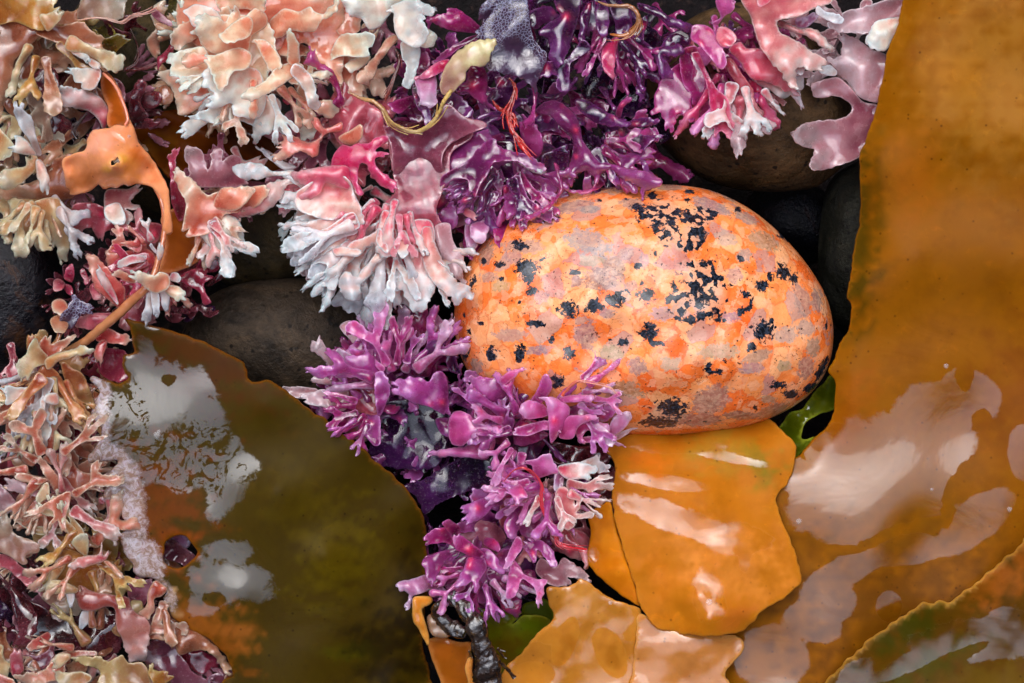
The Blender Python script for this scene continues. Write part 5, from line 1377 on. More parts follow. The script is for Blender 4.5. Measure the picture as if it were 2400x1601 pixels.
# ---------------------------------------------------------------- tubes: stipe, stalk, threads
def tube_bm(path, nseg=12, noise=0.0, nlam=30, seed=0, step=5.0, flat=1.0):
    """path: (px, py, z mm, radius px); returns verts, faces, arc parameter"""
    p = np.array(path, float)
    q = catmull(p, step, closed=False)
    pos = np.array([world(a[0], a[1], a[2] * 1e-3) for a in q])
    rad = np.maximum(q[:, 3], 0.3) * U
    tg = np.gradient(pos, axis=0)
    tg /= np.maximum(np.linalg.norm(tg, axis=1), 1e-12)[:, None]
    up = np.array([0, 0, 1.0])
    V, F = [], []
    wv = Wave(seed, nlam, 8)
    wv2 = Wave(seed + 9, nlam * 0.35, 8)
    s = np.concatenate([[0], np.cumsum(np.linalg.norm(np.diff(pos, axis=0), axis=1))]) / U
    for i in range(len(pos)):
        a = np.cross(tg[i], up)
        if np.linalg.norm(a) < 1e-4:
            a = np.array([1.0, 0, 0])
        a /= np.linalg.norm(a)
        b_ = np.cross(a, tg[i])
        for j in range(nseg):
            th = 2 * math.pi * j / nseg
            rr = rad[i]
            if noise:
                cx = q[i, 3] * math.cos(th)
                rr = rr * (1 + noise * float(wv(s[i], q[i, 3] * th) * 0.7 + wv2(s[i], q[i, 3] * th) * 0.4))
            V.append(pos[i] + rr * (math.cos(th) * a + flat * math.sin(th) * b_))
    n = len(pos)
    for i in range(n - 1):
        for j in range(nseg):
            k = (j + 1) % nseg
            F.append((i * nseg + j, i * nseg + k, (i + 1) * nseg + k, (i + 1) * nseg + j))
    F.append(tuple(range(nseg))[::-1] if False else tuple(range(nseg)))
    F.append(tuple((n - 1) * nseg + j for j in range(nseg))[::-1])
    return V, F, np.repeat(s / max(s[-1], 1e-9), nseg)


def join_tubes(name, paths, mat, parent=None, cols=((200, 60, 60), (200, 60, 60)), nseg=8, noise=0.0, nlam=30, seed=0, step=5.0, flat=1.0):
    V, F, Cc = [], [], []
    for i, pth in enumerate(paths):
        v, f, s = tube_bm(pth, nseg, noise, nlam, seed + i, step, flat)
        o = len(V)
        V += v
        F += [tuple(x + o for x in ff) for ff in f]
        a, b_ = lin(cols[0]), lin(cols[1])
        Cc.append(a * (1 - s[:, None]) + b_ * s[:, None])
    c = np.concatenate(Cc)
    return link_mesh(name, V, F, mat, parent, {'col': c, 'alpha': np.ones(len(c)), 'sss': np.full(len(c), 0.3), 'trans': np.zeros(len(c)), 'gl': np.full(len(c), 0.5)})


def mat_stalk():
    t = NT('stalk_bark')
    n = t.noise(500, 5, 0.7)
    c = t.ramp(n, [(0.3, lin((16, 9, 10))), (0.55, lin((52, 34, 26))), (0.75, lin((110, 84, 50)))])
    h = t.math('ADD', t.noise(260, 4, 0.7), t.math('MULTIPLY', t.voro(500), 0.5))
    t.principled(Base_Color=c, Roughness=t.step(t.noise(300, 3), 0.42, 0.5, 0.4, 0.06), Normal=t.bump(h, 0.55, 0.0012), Specular_IOR_Level=1.0, Coat_Weight=0.8, Coat_Roughness=0.05)
    return t.m


def mat_stem():
    t = NT('stipe_skin')
    col = t.attr('col', 'Color')
    n = t.noise(220, 4, 0.6)
    c = t.mix(t.step(n, 0.4, 0.7, 0, 0.5), col, t.mix(1.0, col, (0.5, 0.36, 0.34), 'MULTIPLY'))
    t.principled(Base_Color=c, Roughness=0.18, Normal=t.bump(t.noise(900, 3), 0.4, 0.0004), Specular_IOR_Level=0.8, Coat_Weight=0.4, Coat_Roughness=0.05,
                 Subsurface_Weight=0.3, Subsurface_Radius=(1, 0.4, 0.2), Subsurface_Scale=0.0015)
    return t.m


MST, MSK = mat_stem(), mat_stalk()
PAL['amber'] = ((172, 84, 34), (222, 128, 66), (236, 160, 96), 1, 0.5)
PAL['amberd'] = ((150, 78, 24), (160, 84, 30), (140, 72, 26), 1, 0.4)
PAL['kelpo'] = ((180, 110, 30), (196, 124, 40), (214, 150, 70), 1, 0.3)

st = thing('kelp_stipe', 'amber stipe with a swollen perforated orange blade, winding down from the top left', 'kelp stipe', world(270, 420, -0.01))
_hole = [(795 + 32 * a, 1115 + 34 * b_) for a, b_ in ((-1, .1), (-.9, .7), (-.2, .5), (.2, .1), (.9, .1), (.7, -.5), (.4, -1), (-.1, -.4), (-.8, -.3))]


def stipe_blade(name, outline, ctrl, base, tints, holes=(), wet=(), seed=5, th=0.0008, rimtint=((238, 170, 130), 0.6, 5)):
    ob = blade(name, outline, ctrl, base, tints=tints, holes=holes, wet=wet, spacing=7, ragged=0.9, seed=seed, parent=st, th=th, rimtint=rimtint, wave=(0.0004, 90), rag=0.6)
    return ob


stipe_blade('swollen_blade', mp('1:750,880 700,890 640,900 600,960 580,1030 500,1060 430,1100 440,1200 470,1330 560,1335 630,1310 680,1268 710,1300 760,1290 800,1297 850,1275 880,1282 930,1268 980,1272 1060,1300 1110,1380 '
                                '1122,1480 1125,1600 1185,1600 1170,1400 1150,1280 1090,1160 1020,1050 960,990 920,870 895,820 870,820 860,860 800,860'),
            [(255, 300, 14), (200, 330, 10), (265, 385, 34), (235, 350, 22), (300, 420, 20), (165, 390, 3), (160, 450, -2), (215, 450, 6), (250, 440, 12), (320, 330, 14), (350, 400, 10), (390, 500, 16), (330, 430, 12), (300, 290, 16)],
            (224, 148, 104), [((300, 380, 40, 60, -20), (232, 150, 70), 0.9), ((235, 330, 70, 60), (236, 166, 138), 0.85), ((190, 420, 50, 50), (170, 98, 50), 0.8), ((340, 370, 30, 70, -30), (196, 96, 26), 0.8),
                            ((270, 382, 30, 26), (240, 176, 70), 0.9)],
            holes=[[(TILE[1][0] + a * K, TILE[1][1] + b_ * K) for a, b_ in _hole]], wet=[(258, 330, 34, 24, 10), (290, 428, 46, 14), (240, 312, 30, 10)], seed=83, th=0.0010)
stipe_blade('loop_blade', mp('1:700,500 735,490 800,570 850,680 882,800 870,860 800,885 745,880 735,800 750,760 700,640 690,560'),
            [(245, 180, 10), (290, 260, 12), (260, 295, 8), (248, 220, 4)], (176, 92, 28), [((262, 250, 26, 50), (160, 84, 24), 0.8)], seed=89, th=0.0006)
stipe_blade('lower_blade', mp('4:1112,-60 1135,120 1085,300 1120,315 1200,312 1330,260 1400,190 1425,130 1400,70 1320,-10 1250,-120 1180,-130'),
            [(385, 540, 8), (372, 640, 6), (450, 600, 2), (480, 570, 0), (420, 510, 4)], (150, 80, 26), [((470, 590, 50, 60), (134, 66, 28), 0.8)], wet=[(440, 550, 26, 12, 60)], seed=97)
join_tubes('stem', [[(242, 172, 12, 3.5), (268, 198, 14, 4), (288, 240, 16, 4), (300, 280, 17, 3.5), (293, 293, 17, 3)]], MST, st, ((226, 150, 120), (232, 140, 110)), noise=0.1, seed=3)
join_tubes('stem', [[(362, 440, 13, 4), (378, 470, 15, 5), (386, 515, 15, 6.5), (383, 560, 15, 6.5), (372, 605, 16, 7), (360, 645, 17, 7.5), (338, 680, 17, 9.5), (306, 708, 15, 11), (272, 740, 13, 11.5), (238, 768, 11, 11),
                     (200, 800, 8, 10), (160, 822, 4, 9)]], MST, st, ((206, 122, 84), (184, 134, 92)), noise=0.06, nseg=14, seed=4)

sk = thing('twisted_stalk', 'dark wet twisted dead stalk with twigs standing at the bottom edge', 'dead stalk', world(1130, 1480, -0.01))
join_tubes('stalk', [[tuple(mp('8:%d,%d' % (a, b_))[0]) + (z, r) for a, b_, z, r in
                      [(600, 925, 14, 2), (680, 955, 15, 5), (770, 1000, 16, 11), (850, 1060, 17, 18), (900, 1130, 18, 21), (935, 1210, 18, 24), (975, 1310, 17, 24), (1005, 1420, 16, 28), (1015, 1510, 15, 30), (1030, 1660, 12, 32)]]],
           MSK, sk, noise=0.16, nlam=60, nseg=36, seed=7, step=3.0, flat=0.5)
join_tubes('bent_end', [[tuple(mp('8:%d,%d' % (a, b_))[0]) + (z, r) for a, b_, z, r in
                         [(800, 1010, 14, 12), (710, 1010, 14, 7), (640, 1050, 13, 7), (650, 1110, 11, 9), (720, 1150, 10, 16), (780, 1200, 10, 18), (850, 1230, 11, 12)]]], MSK, sk, noise=0.16, nlam=40, nseg=24, seed=17, step=3.0, flat=0.6)
for pth in ([(1090, 1420, 16, 5), (1150, 1480, 14, 4), (1190, 1530, 13, 5)], [(1080, 1330, 16, 4), (1120, 1390, 15, 2.5), (1140, 1400, 15, 2)], [(1090, 1340, 16, 3), (1130, 1350, 16, 1.5)], [(880, 1350, 16, 3), (900, 1390, 15, 2)],
            [(780, 930, 17, 3), (770, 970, 17, 3)], [(940, 1050, 18, 3), (1020, 1110, 17, 2)]):
    join_tubes('twig', [[tuple(mp('8:%d,%d' % (a, b_))[0]) + (z, r) for a, b_, z, r in pth]], MSK, sk, noise=0.2, nlam=14, seed=19 + pth[0][0], step=3.0)

ho = thing('hollow_kelp_stipe', 'orange hollow kelp tube split open around the dark twisted stalk', 'kelp stipe', world(1030, 1480, -0.01))
blade('inner_wall', mp('8:600,1260 690,1250 800,1285 900,1290 885,1380 880,1450 905,1580 880,1760 720,1760 690,1580 630,1430 596,1310'), [(1005, 1500, 2), (1050, 1500, 6), (1100, 1500, 2), (1040, 1590, 0)], (150, 84, 18),
      tints=[((1040, 1510, 40, 60), (166, 92, 24), 0.8)], spacing=7, ragged=0.8, seed=101, parent=ho, th=0.0011, rimtint=((206, 140, 80), 0.8, 6), wet=[(1030, 1502, 40, 7, 8)])
blade('outer_wall', mp('8:492,985 545,968 610,972 632,1000 610,1030 560,1060 575,1130 600,1220 610,1310 590,1310 535,1205 488,1130'), [(970, 1410, 13), (1000, 1400, 10), (985, 1450, 11), (1003, 1510, 8)], (200, 128, 44),
      spacing=6, ragged=0.6, seed=103, parent=ho, th=0.0013, rimtint=((230, 176, 100), 0.7, 5), wave=(0.0002, 60), wet=[(974, 1440, 7, 50, -10)])
blade('outer_wall', mp('8:860,1420 880,1390 905,1400 905,1500 930,1590 930,1700 880,1700 870,1560 850,1470'), [(1100, 1550, 10), (1110, 1600, 8)], (190, 120, 50), spacing=6, ragged=0.6, seed=107, parent=ho, th=0.0012, rimtint=((226, 170, 100), 0.7, 5))
blade('mucus_film', mp('8:590,1110 640,1090 720,1150 760,1220 720,1260 640,1250 600,1200'), [(1020, 1450, 9), (1050, 1490, 9)], (150, 120, 100), spacing=6, ragged=0.5, seed=109, parent=ho, th=0.0008, wet=[(1030, 1465, 60, 50)], wave=(0.0003, 40))


def thread_set(root_label, name, cat, main, branches, cols, seed, noise=0.2, group=None):
    P0 = [tuple(mp('%d:%f,%f' % (t_, a, b_))[0]) + (z, r * 0.62) for t_, a, b_, z, r in main]
    paths = [P0]
    rr = np.random.RandomState(seed)
    q = catmull(np.array(P0), 8, closed=False)
    for _ in range(branches):
        i = rr.randint(0, max(1, len(q) - 8))
        L = rr.randint(3, 8)
        seg = q[i:i + L * 3:3].copy()
        if len(seg) < 3:
            continue
        off = rr.uniform(-1, 1, 2) * 3.4 * np.mean(seg[:, 3])
        tt = np.linspace(0, 1, len(seg))[:, None]
        seg[:, :2] += tt * off
        seg[:, 2] += tt[:, 0] * rr.uniform(-1, 2)
        seg[:, 3] = np.maximum(seg[:, 3] * 0.45, 0.7) * (1 - 0.6 * tt[:, 0])
        paths.append([tuple(v) for v in seg])
    ob = join_tubes(name, paths, MST, None, cols, nseg=8, noise=noise, nlam=16, seed=seed, step=3.0)
    return tag(ob, root_label, cat, group)


thread_set('red thread alga lying forked among the purple blades above the pebble', 'thread_alga', 'thread alga',
           [(2, 1155, 540, 12, 5), (2, 1195, 590, 13, 6), (2, 1180, 680, 14, 6), (2, 1145, 780, 14, 9), (2, 1170, 890, 15, 9), (2, 1220, 970, 15, 10), (2, 1260, 1030, 16, 9), (2, 1310, 1080, 16, 3)], 16, ((110, 40, 34), (226, 52, 44)), 5, group='red thread algae')
thread_set('short red thread alga joining the longer forked red thread above the pebble', 'thread_alga', 'thread alga',
           [(2, 1040, 690, 12, 4), (2, 1080, 740, 13, 6), (2, 1130, 760, 14, 5), (2, 1190, 800, 14, 6), (2, 1190, 880, 15, 6)], 8, ((150, 44, 44), (190, 52, 40)), 6, group='red thread algae')
thread_set('long red thread alga draped down over the rosy lilac tuft', 'thread_alga', 'thread alga',
           [(8, 1120, 180, 24, 2), (8, 1180, 110, 26, 3), (8, 1250, 85, 28, 3), (8, 1330, 130, 26, 4), (8, 1380, 220, 24, 5), (8, 1375, 330, 22, 5), (8, 1420, 440, 20, 6), (8, 1470, 530, 20, 7), (8, 1490, 600, 20, 6), (8, 1560, 630, 20, 4), (8, 1690, 648, 18, 3)], 26,
           ((226, 84, 104), (226, 44, 60)), 7, group='red thread algae')
thread_set('short red thread alga with its clear beaded end lying on the orange pebble', 'thread_alga', 'thread alga',
           [(5, 1520, 1150, 25, 6), (5, 1580, 1090, 27, 6), (5, 1640, 1055, 28, 4), (5, 1720, 1070, 28, 2.5), (5, 1800, 1085, 28, 2), (5, 1860, 1105, 28, 2.5), (5, 1890, 1140, 28, 1)], 18, ((236, 96, 80), (232, 170, 150)), 8, group='red thread algae')
thread_set('curled tan worm like thread hooked over the dark violet tuft', 'thread_alga', 'thread alga',
           [(2, 1765, 10, 16, 3), (2, 1830, 35, 17, 5), (2, 1920, 40, 18, 6), (2, 1990, 45, 18, 8), (2, 2040, 100, 18, 8), (2, 2040, 170, 17, 9), (2, 1985, 230, 16, 9), (2, 1920, 245, 16, 6), (2, 1850, 235, 15, 4)], 6, ((170, 124, 90), (176, 108, 50)), 9)
thread_set('yellowish frayed cord curving between the pink tuft and the purple tuft', 'frayed_cord', 'cord',
           [(2, 60, 640, 12, 4), (2, 150, 685, 13, 6), (2, 220, 700, 14, 8), (2, 290, 760, 14, 8), (2, 340, 840, 13, 7), (2, 420, 885, 12, 7), (2, 520, 905, 12, 8), (2, 610, 860, 13, 8), (2, 670, 780, 14, 8), (2, 710, 690, 16, 9), (2, 760, 620, 17, 6)], 14, ((190, 140, 100), (214, 184, 110)), 10)
thread_set('thin pinkish branching thread crossing the gap in the top left', 'thread_alga', 'thread alga',
           [(1, 540, 140, 10, 3), (1, 640, 125, 11, 4), (1, 740, 130, 11, 4), (1, 840, 160, 11, 5), (1, 900, 115, 11, 5), (1, 1000, 90, 11, 4), (1, 1080, 50, 10, 2.5)], 10, ((206, 160, 140), (190, 130, 120)), 11)
thread_set('dark wiry thread knotted beside the long pink frond under the cream tuft', 'thread_alga', 'thread alga',
           [(2, 375, 340, 6, 4), (2, 400, 420, 7, 5), (2, 370, 520, 7, 5), (2, 340, 600, 7, 5), (2, 300, 700, 6, 3)], 8, ((70, 40, 40), (150, 70, 60)), 12)
thread_set('dark red brown thread tangle in the shaded gap at the top left', 'thread_alga', 'thread alga',
           [(1, 900, 200, -2, 3), (1, 950, 330, 0, 3), (1, 940, 440, 0, 4), (1, 860, 480, 0, 3), (1, 1000, 470, 1, 4), (1, 1100, 430, 1, 5)], 26, ((60, 20, 24), (110, 26, 36)), 13)
thread_set('small dark brown thread tangle below the white pink frond at the left', 'thread_alga', 'thread alga',
           [(1, 600, 780, 2, 3), (1, 540, 850, 2, 5), (1, 500, 900, 2, 5), (1, 530, 960, 2, 4)], 14, ((50, 22, 22), (60, 20, 20)), 14)

# ---------------------------------------------------------------- the orange granite pebble
def mat_granite():
    t = NT('orange_granite')
    ob = t.obj()
    warp = t.n('ShaderNodeVectorMath', operation='MULTIPLY_ADD')
    t.put(warp.inputs[0], t.noise(420, 4, 0.6, out='Color'))
    warp.inputs[1].default_value = (0.0026, 0.0026, 0.0026)
    t.put(warp.inputs[2], ob)
    wv = warp.outputs[0]
    cell = t.voro(190, wv, out='Color')
    sep = t.n('ShaderNodeSeparateColor')
    t.put(sep.inputs[0], cell)
    base = t.ramp(sep.outputs[0], [(0.0, lin((246, 118, 52))), (0.3, lin((251, 138, 66))), (0.55, lin((252, 156, 90))), (0.8, lin((252, 182, 130))), (1.0, lin((249, 136, 68)))])
    # thin paler and rustier veins between the grains
    e = t.voro(190, wv, 'DISTANCE_TO_EDGE')
    base = t.mix(t.math('MULTIPLY', t.step(e, 0.06, 0.0), 0.4), base, lin((222, 92, 40)))
    n = t.noise(520, 5, 0.65)
    base = t.mix(t.step(n, 0.56, 0.62, 0, 0.4), base, lin((252, 188, 146)))
    base = t.mix(t.step(t.noise(150, 3, 0.6), 0.56, 0.66, 0, 0.28), base, lin((240, 98, 28)))
    fc = t.voro(480, wv, out='Color')
    fs_ = t.n('ShaderNodeSeparateColor')
    t.put(fs_.inputs[0], fc)
    base = t.mix(t.step(fs_.outputs[2], 0.55, 1.0, 0, 0.6), base, t.mix(1.0, base, (0.80, 0.62, 0.5), 'MULTIPLY'))
    base = t.mix(t.step(fs_.outputs[1], 0.6, 1.0, 0, 0.45), base, lin((252, 196, 158)))
    crk = t.math('MULTIPLY', t.step(t.voro(260, wv, 'DISTANCE_TO_EDGE'), 0.02, 0.0), t.step(t.noise(200, 3), 0.5, 0.6))
    base = t.mix(t.math('MULTIPLY', crk, 0.7), base, lin((150, 70, 34)))
    # grey, mauve and buff quartz grains
    qn = t.math('MULTIPLY_ADD', t.noise(700, 7, 0.74, dist=0.3), 2.6, -1.3)
    qm = t.step(t.math('ADD', t.attr('qz'), qn), 0.04, 0.12)
    qc = t.mix(t.step(t.noise(900, 5, 0.75), 0.42, 0.62, 0, 0.65), t.mix(1.0, t.attr('qc', 'Color'), (0.72, 0.74, 0.74), 'MULTIPLY'), lin((214, 178, 156)))
    small = t.step(t.math('ADD', sep.outputs[1], t.math('MULTIPLY', n, 0.25)), 1.02, 1.05)
    base = t.mix(t.math('MULTIPLY', small, 0.6), base, lin((176, 148, 146)))
    base = t.mix(t.math('MULTIPLY', qm, 0.75), base, qc)
    # black mica: ragged patches and finely speckled areas
    bn = t.math('ADD', t.math('MULTIPLY_ADD', t.noise(900, 6, 0.74, dist=0.5), 3.6, -1.8), t.math('MULTIPLY_ADD', t.voro(700, wv), 0.8, -0.36))
    bm_ = t.step(t.math('ADD', t.attr('blk'), bn), 0.06, 0.16)
    sv = t.n('ShaderNodeSeparateColor')
    t.put(sv.inputs[0], t.voro(760, wv, out='Color'))
    sreg = t.math('ADD', t.attr('spk'), t.math('MULTIPLY_ADD', t.noise(260, 4, 0.7), 1.6, -0.8))
    sm = t.math('MULTIPLY', t.step(t.math('ADD', sv.outputs[0], t.math('MULTIPLY', sreg, 0.35)), 0.74, 0.80), t.step(sreg, 0.0, 0.12))
    dots = t.math('MULTIPLY', t.step(t.voro(640, wv), 0.2, 0.1), t.step(t.noise(160, 3), 0.5, 0.56))
    base = t.mix(t.math('MULTIPLY', dots, 0.9), base, lin((60, 34, 26)))
    base = t.mix(t.step(t.attr('spk'), 0.05, 0.5, 0, 0.6), base, lin((214, 176, 150)))
    base = t.mix(t.step(t.noise(1500, 5, 0.8), 0.54, 0.64, 0, 0.4), base, t.mix(1.0, base, (0.62, 0.5, 0.44), 'MULTIPLY'))
    tiny = t.math('MULTIPLY', t.step(t.voro(1150, wv), 0.24, 0.14), t.step(t.noise(210, 4, 0.7), 0.47, 0.55))
    base = t.mix(t.math('MULTIPLY', tiny, 0.8), base, lin((52, 34, 32)))
    dark = t.math('MAXIMUM', bm_, sm)
    base = t.mix(dark, base, t.mix(t.step(t.noise(1700, 4, 0.7), 0.42, 0.66), lin((12, 15, 24)), lin((66, 74, 90))))
    base = t.mix(t.step(t.attr('low'), 0.0, 1.0, 0, 0.75), base, t.mix(1.0, base, (0.5, 0.32, 0.3), 'MULTIPLY'))  # shade beneath the lower edge, painted into the granite colour
    h = t.math('ADD', t.math('MULTIPLY', t.noise(900, 4, 0.6), 0.5), t.math('MULTIPLY', t.noise(140, 2), 1.0))
    t.principled(Base_Color=base, Roughness=t.step(t.noise(240, 3), 0.35, 0.65, 0.2, 0.34), Normal=t.bump(h, 0.4, 0.0006), Specular_IOR_Level=0.5)
    return t.m


def build_pebble():
    out = [(1064, 745), (1070, 690), (1086, 640), (1112, 595), (1150, 550), (1200, 508), (1262, 474), (1330, 453), (1420, 440), (1520, 433), (1600, 435), (1670, 448), (1745, 482), (1810, 530), (1868, 590),
           (1912, 650), (1940, 705), (1953, 770), (1948, 838), (1925, 890), (1885, 935), (1820, 974), (1740, 1000), (1650, 1013), (1560, 1020), (1480, 1020), (1400, 1012), (1310, 992), (1220, 960), (1150, 922), (1100, 875), (1072, 810)]
    poly = catmull(out, 4)
    cx, cy = 1505, 735
    ang = np.arctan2(poly[:, 1] - cy, poly[:, 0] - cx)
    rad = np.hypot(poly[:, 0] - cx, poly[:, 1] - cy)
    o = np.argsort(ang)
    NA = 440
    th = np.linspace(-math.pi, math.pi, NA, endpoint=False)
    rr = np.interp(th, np.concatenate([ang[o] - 2 * math.pi, ang[o], ang[o] + 2 * math.pi]), np.tile(rad[o], 3))
    hz = 0.026
    rows = []
    nt, nb = 120, 26
    ph = np.concatenate([np.linspace(0.006, math.pi / 2, nt), np.linspace(math.pi / 2, math.pi - 0.02, nb + 1)[1:]])
    wv1, wv2 = Wave(301, 260, 9), Wave(302, 90, 9)
    V, PX = [], []
    for p in ph:
        s, c = math.sin(p), math.cos(p)
        s2 = s ** 0.92
        x = cx + rr * s2 * np.cos(th)
        y = cy + rr * s2 * np.sin(th)
        z = hz * np.sign(c) * abs(c) ** 0.88
        dz = 0.0008 * wv1(x, y) + 0.00022 * wv2(x, y)
        zz = z + dz * abs(c)
        V += [world(a, b_, zc) for a, b_, zc in zip(x, y, zz)]
        PX.append(np.stack([x, y, np.full(NA, z)], 1))
    PX = np.concatenate(PX)
    n = len(ph)
    F = []
    for i in range(n - 1):
        for j in range(NA):
            k = (j + 1) % NA
            F.append((i * NA + j, (i + 1) * NA + j, (i + 1) * NA + k, i * NA + k)[::-1])
    F.append(tuple(range(NA))[::-1])
    F.append(tuple((n - 1) * NA + j for j in range(NA)))

    def loc(t_, l):
        return [(TILE[t_][0] + a[0] * K, TILE[t_][1] + a[1] * K, a[2] * K, a[3] * K) + tuple(a[4:]) for a in l]
    Q = PX[:, :2]
    blk = loc(5, [(1230, 120, 60, 35, 20), (1270, 270, 78, 62), (1290, 340, 40, 50), (980, 230, 18, 22), (1090, 250, 38, 22), (905, 370, 18, 42, 15), (1100, 350, 16, 22), (1610, 310, 40, 28), (1310, 440, 38, 28), (1560, 560, 70, 60, 30),
                  (1740, 540, 66, 52), (1880, 500, 66, 44, -15), (2100, 460, 58, 50), (2040, 265, 32, 24), (2290, 410, 24, 52, -20), (2250, 500, 18, 26), (2130, 715, 62, 58, 20), (2170, 795, 48, 26), (1340, 660, 62, 24), (1230, 870, 40, 60),
                  (1040, 880, 30, 40), (1450, 770, 20, 26), (1570, 860, 44, 42, 30), (1940, 790, 40, 26), (1490, 1050, 46, 48), (845, 600, 12, 26), (965, 660, 22, 12), (880, 720, 15, 26), (840, 850, 22, 60, -10), (875, 830, 12, 34),
                  (800, 670, 10, 26), (2280, 1240, 90, 56), (2200, 1340, 140, 34), (1770, 1135, 18, 12), (1385, 215, 34, 10, -30), (2160, 180, 12, 20), (2065, 380, 12, 12), (1225, 515, 14, 10), (1395, 670, 20, 10), (1850, 770, 16, 8)])
    blk += loc(6, [(50, 640, 44, 30), (130, 600, 30, 40), (690, 300, 48, 66, -15), (770, 350, 26, 42), (550, 400, 44, 40, -30), (600, 340, 30, 24), (430, 460, 32, 28), (410, 570, 66, 26, -25), (470, 520, 14, 44, 20), (550, 700, 64, 74), (470, 820, 34, 32),
                   (465, 685, 18, 10), (400, 210, 20, 30, -30), (290, 915, 15, 20), (180, 970, 28, 44), (250, 990, 36, 24), (655, 1085, 58, 28), (750, 1145, 62, 28), (880, 1100, 60, 26, -30), (950, 980, 24, 84, 25), (990, 910, 15, 34, 20),
                   (500, 1240, 18, 18), (10, 1220, 15, 22), (155, 1335, 13, 9), (285, 640, 16, 16), (680, 50, 22, 34, -30), (720, 80, 16, 24), (990, 680, 10, 28), (1020, 670, 6, 18), (980, 450, 10, 20), (150, 250, 50, 26), (130, 500, 30, 40), (640, 680, 10, 8), (230, 780, 10, 9)])
    blk += loc(3, [(45, 1320, 44, 16), (380, 1440, 22, 26), (30, 1375, 24, 12), (180, 1500, 24, 20), (200, 1480, 14, 10), (120, 1540, 30, 14), (30, 1480, 20, 26)])
    blk += loc(2, [(1780, 1380, 16, 12), (2140, 1345, 36, 30), (2040, 1430, 56, 30), (1960, 1370, 26, 10), (1380, 1525, 32, 14), (1500, 1500, 16, 8), (2200, 1470, 20, 26), (2270, 1530, 26, 24)])
    spk = loc(6, [(150, 420, 170, 250, -25), (110, 280, 90, 70), (80, 40, 120, 100), (20, 120, 120, 60), (600, 690, 50, 80)]) + loc(3, [(110, 1500, 150, 90)]) + loc(2, [(2200, 1480, 170, 130)]) + loc(5, [(2260, 60, 120, 110), (2330, 520, 90, 120), (2240, 1280, 160, 110), (850, 830, 40, 90), (1050, 870, 50, 60), (1940, 470, 70, 60)])
    qz = [(q, c) for t_, l in ((5, [((1700, 100, 200, 90, 20), (178, 176, 180)), ((1720, 230, 84, 46), (186, 174, 150)), ((1960, 180, 70, 46), (176, 136, 138)), ((2080, 220, 40, 60), (190, 150, 160)), ((1790, 350, 130, 90), (150, 120, 120)), ((1880, 280, 80, 80), (158, 124, 116)),
                                        ((1620, 370, 50, 48), (146, 116, 124)), ((1680, 740, 90, 120), (170, 136, 142)), ((1340, 845, 80, 34), (160, 140, 160)), ((1160, 740, 120, 46), (216, 168, 158)), ((1850, 860, 96, 66), (184, 166, 128)),
                                        ((2030, 950, 76, 60, 30), (162, 140, 146)), ((1960, 1110, 150, 56, 14), (172, 142, 110)), ((2210, 590, 90, 60), (206, 176, 180)), ((1000, 180, 50, 90, 20), (166, 140, 130)), ((930, 960, 44, 70, -20), (170, 154, 150)),
                                        ((1250, 130, 160, 50), (196, 160, 150)), ((1380, 480, 50, 50), (180, 140, 140)), ((2260, 940, 80, 60), (200, 184, 160)), ((1180, 200, 70, 50), (196, 150, 150)), ((1020, 340, 70, 40), (190, 150, 140)), ((1100, 400, 70, 46), (206, 176, 130)), ((1830, 590, 60, 40), (170, 140, 150)),
                                        ((2000, 400, 50, 40), (190, 140, 130)), ((1790, 940, 40, 60), (190, 150, 150)), ((1640, 640, 40, 40), (206, 160, 150))]),
                                   (6, [((330, 615, 64, 44), (166, 136, 156)), ((300, 70, 80, 50, 20), (206, 176, 160)), ((430, 190, 60, 46), (160, 156, 150)), ((830, 500, 60, 130, -20), (186, 148, 140)), ((920, 500, 44, 96), (150, 130, 134)), ((700, 740, 90, 60), (206, 182, 172)),
                                        ((850, 960, 64, 96, 10), (166, 126, 122)), ((190, 1190, 160, 100, -25), (170, 126, 120)), ((510, 890, 110, 44, -20), (190, 160, 140)), ((240, 850, 150, 60), (196, 180, 150)), ((850, 690, 70, 60), (196, 168, 160)), ((480, 960, 80, 50), (196, 150, 160)),
                                        ((700, 950, 50, 40), (190, 170, 130)), ((560, 90, 120, 60, 20), (190, 156, 120)), ((590, 1180, 70, 30), (180, 150, 120)), ((900, 820, 50, 70), (170, 150, 130)), ((360, 330, 60, 60), (196, 150, 146)), ((100, 1320, 180, 50), (150, 110, 110)), ((400, 1290, 140, 30), (130, 96, 100)), ((620, 1260, 120, 50, -20), (160, 120, 100))]),
                                   (2, [((1600, 1420, 180, 40, -12), (160, 140, 146)), ((1700, 1440, 80, 30), (160, 160, 160)), ((2000, 1400, 90, 40), (176, 150, 140)), ((2270, 1290, 90, 20), (160, 140, 130))]),
                                   (3, [((200, 1420, 170, 46, 20), (160, 150, 160)), ((430, 1500, 90, 40, 20), (166, 156, 156)), ((330, 1360, 60, 26, 15), (206, 170, 150))])) for q, c in [(loc(t_, [a])[0], c) for a, c in l]]
    fb = np.clip(field(Q, blk), -1, 1)
    fs = np.clip(field(Q, spk), -1, 1)
    fq = np.full(len(Q), -1.0)
    qc = np.tile(lin((180, 150, 146)), (len(Q), 1))
    for q, c in qz:
        f = np.clip(field(Q, [q]), -1, 1)
        m = f > fq
        fq[m] = f[m]
        qc[m] = lin(c)
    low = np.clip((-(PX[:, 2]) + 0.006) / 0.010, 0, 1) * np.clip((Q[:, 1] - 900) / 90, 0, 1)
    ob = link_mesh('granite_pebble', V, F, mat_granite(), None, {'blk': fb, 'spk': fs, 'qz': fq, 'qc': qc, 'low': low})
    tag(ob, 'smooth oval orange granite pebble with black and grey mineral flecks', 'pebble')


build_pebble()

